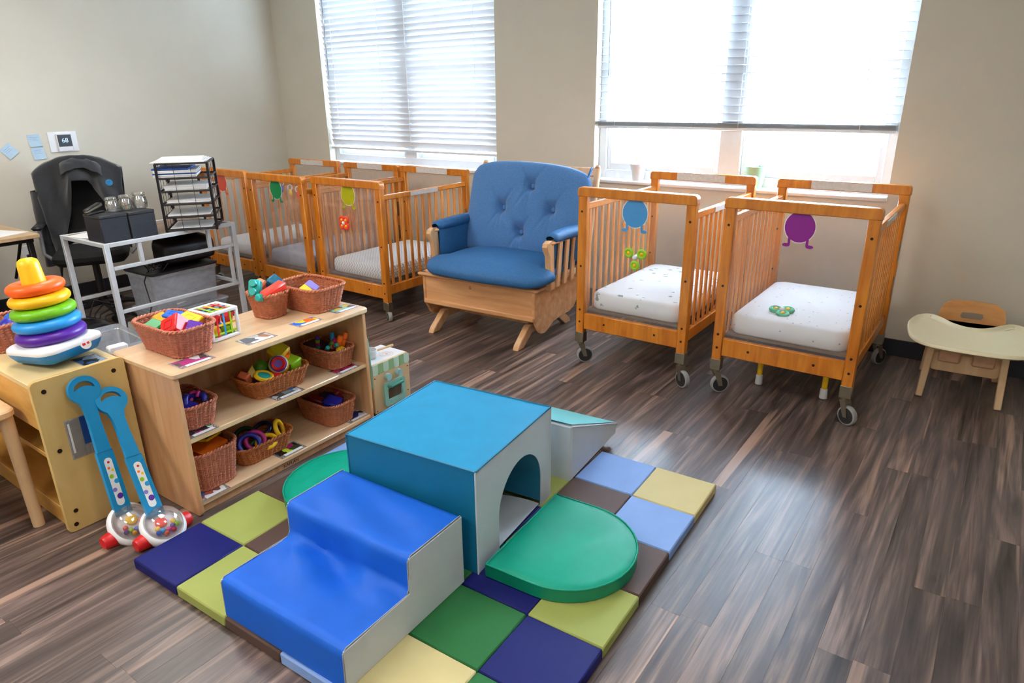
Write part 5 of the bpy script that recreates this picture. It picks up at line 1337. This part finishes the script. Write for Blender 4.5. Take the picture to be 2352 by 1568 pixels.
obj('pouch', MB().grid(sb, 28, 12, cu=True), MSB, t, 70); obj('white_band', MB().box(-.006, .006, -.10, .10, .205, .23, .002), M_WHITEP, t); obj('carry_string', MB().tube([(0, -.06, .22), (0, -.09, .30), (0, -.05, .38)], .003, 5), M_WHITEP, t)
lump('black_pouch', 'shiny black plastic bag slumped on the floor by the side table', 'bag', (-4.47, 1.60, 0), 10, .17, .24, .14, mat('black_bag_plastic', (16, 16, 18), .25, .1), .85)

# ------------------------------------------------------------------ office chair and jacket
OC = (-5.45, 2.205)
t = thing('office_chair', 'black office chair with a jacket over its back between desk and side table', 'chair', (OC[0], OC[1], 0), -28)
for k in range(5):
    a = 2*PI*k/5+.3; d = (math.cos(a), math.sin(a))
    lg = obj('leg', MB().tube([(.03*d[0], .03*d[1], .10), (.16*d[0], .16*d[1], .09), (.29*d[0], .29*d[1], .065)], .018, 8, rs=[.024, .02, .014]), M_BLACK, t)
    c = obj('caster', MB().lathe([(.001, -.02), (.026, -.02), (.028, 0), (.026, .02), (.001, .02)], 16, Rot(x=90, z=math.degrees(a)+40, t=(.29*d[0], .29*d[1], .028))), M_BLACK, lg)
obj('gas_column', MB().cyl((0, 0, .08), (0, 0, .44), .025, n=14), M_BLACK, t)
obj('seat', MB().prism(rrect(.48, .48, .10, 6, .03, 0), .43, .52, b=.03), M_CHAIRB, t)
def backf(u, v):
    y = (u-.5)*.46; z = .60+v*.47; return (-.235+.05*(2*u-1)**2-.03*math.sin(PI*v)*0-.06*v, y*(1-.18*max(0, v-.7)/.3), z)
m = MB(); m.grid(backf, 14, 14); m.grid(lambda u, v: tuple(Vector(backf(u, v))+Vector((-.035, 0, 0))), 14, 14)
m.tube([backf(i/20, 0) for i in range(21)]+[backf(1, i/20) for i in range(1, 21)]+[backf(1-i/20, 1) for i in range(1, 21)]+[backf(0, 1-i/20) for i in range(1, 20)], .022, 8, True)
obj('backrest', m, M_CHAIRB, t, 70)
obj('back_bar', MB().tube([(-.05, 0, .42), (-.24, 0, .42), (-.30, 0, .52), (-.29, 0, .75)], .022, 8), M_BLACK, t)
for s in (-1, 1):
    am = obj('armrest', MB().tube([(.02, s*.25, .45), (.02, s*.30, .50), (-.02, s*.30, .66), (.0, s*.29, .685)], .014, 8), mat('arm_grey_metal', (150, 152, 156), .35, metal=.4), t)
    obj('arm_pad', MB().box(-.12, .14, s*.29-.035, s*.29+.035, .685, .715, .014), M_BLACK, am)
# jacket: a draped cloth over the backrest, long at one shoulder, open in front
Cm = Matrix.Translation((OC[0], OC[1], 0)) @ Matrix.Rotation(math.radians(-28), 4, 'Z')
def jk(u, v):
    # u across the shoulders 0..1, v from the front hem over the top to the rear hem
    y = (u-.5)*.57
    sh = 1.165-.10*abs(2*u-1)**2.2
    left = max(0, 1-u/.42)
    front = .15+.60*left**.7+.30*max(0, (u-.62)/.38)**.8
    rear = .62
    half = .40
    if v < half:
        k = 1-v/half; drop = front*k; x = -.235+.075+.05*min(1, drop/.15)+.03*k
    else:
        k = (v-half)/(1-half); drop = rear*k; x = -.235-.075-.04*min(1, drop/.15)-.02*k
        if k < .12: x = -.31+(.075+.075)*(1-k/.12)*.5
    z = sh-drop-.02*(abs(v-half) > .03)
    fold = .036*math.sin(u*17+3*v)*min(1, drop/.2)+.022*noise.noise(Vector((u*6, v*6, 2)))
    wrap = 1-.16*min(1, drop/.4)*abs(2*u-1)
    p = Vector((x+fold, y*wrap+.012*noise.noise(Vector((u*8, v*8, 7))), z+.012*noise.noise(Vector((u*7, v*5, 9)))))
    return tuple(p)
jt = link('jacket', None); jt.matrix_basis = Cm; tag(jt, 'charcoal fleece jacket draped over the office chair back', 'jacket')
j = obj('shell', MB().grid(jk, 60, 60), M_DARKCLOTH, jt, 80)
sd = j.modifiers.new('thickness', 'SOLIDIFY'); sd.thickness = .012; sd.offset = 0
def slv(u, v):
    a = u*2*PI; k = .065-.02*v; return (-.14+k*math.cos(a)+.02*math.sin(v*6)+.012*noise.noise(Vector((math.cos(a), math.sin(a), v*5))), -.265+k*.8*math.sin(a)-.03*v, .93-.55*v)
obj('sleeve', MB().grid(slv, 24, 20, cu=True), M_DARKCLOTH, jt, 80)
obj('collar', MB().grid(lambda u, v: (-.155+.075*v+.02*math.sin(9*u), -.10+.26*u, 1.150-.07*v*v-.05*(2*u-.9)**2+.012*noise.noise(Vector((u*6, v*4, 3)))), 20, 8), M_DARKCLOTH, jt, 80)
e_ = Vector(jk(.84, .24))
obj('emblem', MB().prism(circ(.024, 18), 0, .003, Rot(y=84, t=(e_.x+.02, e_.y+.012, e_.z)), .001), mat('emblem_blue', (30, 120, 170), .7, .2, 90), jt, label='round blue embroidered emblem')

# ------------------------------------------------------------------ on the left wall
t = thing('thermostat', 'white wall thermostat with a dark display', 'thermostat', (XL, 2.455, 1.235))
obj('back_plate', MB().box(.0005, .008, -.105, .105, -.078, .078, .003), M_WHITEP, t)
h = obj('housing', MB().box(.008, .028, -.052, .058, -.072, .06, .004), M_WHITEP, t)
sc_ = obj('screen', MB().box(.028, .0295, -.046, .052, -.036, .054), mat('screen_dark', (8, 14, 24), .4), h)
m = bpy.data.materials.new('digit_glow'); m.use_nodes = True; b_ = m.node_tree.nodes['Principled BSDF']; b_.inputs['Base Color'].default_value = rgb(190, 215, 240); b_.inputs['Emission Color'].default_value = rgb(190, 215, 240); b_.inputs['Emission Strength'].default_value = .6
text_mesh('digits', '68', .048, m, sc_, (.0298, .004, .010), (90, 0, 90))
MN = mat('sticky_note_blue', (186, 212, 230), .7, .02); MNT = mat('note_ink', (120, 150, 190), .7)
for y, z, r, lb in ((2.255, 1.255, 3, 'pale blue sticky note, upper of two on the wall by the thermostat'), (2.262, 1.160, 5, 'pale blue sticky note, lower of two on the wall by the thermostat'), (2.07, 1.19, 38, 'pale blue sticky note stuck askew by itself on the left wall')):
    t = thing('sticky_note', lb, 'note', (XL+.001, y, z), 0, 'sticky notes on the left wall'); t.rotation_euler = (math.radians(r), 0, 0)
    nt_ = obj('note', MB().grid(lambda u, v: (.002+.012*(1-v)**2*(.5+.5*u), (u-.5)*.085, (v-.5)*.09), 6, 6), MN, t, 70)
    ink = MB()
    for i in range(4): ink.box(.0046, .0050, -.03, .03-.012*(i % 2), .022-.012*i, .0235-.012*i)
    obj('handwriting', ink, MNT, nt_)
t = thing('wall_outlet', 'white wall outlet with a black plug under the desk edge', 'outlet', (XL, 2.02, .42))
obj('plate', MB().box(.0005, .007, -.04, .04, -.062, .062, .003), M_WHITEP, t); obj('plug', MB().box(.007, .04, -.016, .022, -.045, -.008, .005), M_BLACK, t)

# power strip and loose cables on the floor behind the side table
t = thing('power_strip', 'black power strip with looping cables on the floor behind the side table', 'power strip', (-5.12, 1.99, 0), 8)
obj('body', MB().box(-.16, .16, -.025, .025, 0, .035, .006), M_BLACK, t)
for i in range(4):
    a = .3*i; pts = [(-.1+.06*i, 0, .03), (-.1+.06*i, .03, .10), (-.14+.08*i, .10+.02*i, .17-.02*i), (-.05*i, .2, .12), (.05-.06*i, .28, .02), (.1, .36, .006)]
    obj('cable', MB().tube(pts, .0055, 6), M_BLACK, t, 80)
    obj('adapter', MB().box(-.125+.06*i, -.075+.06*i, -.02, .02, .034, .075, .004), M_BLACK, t)
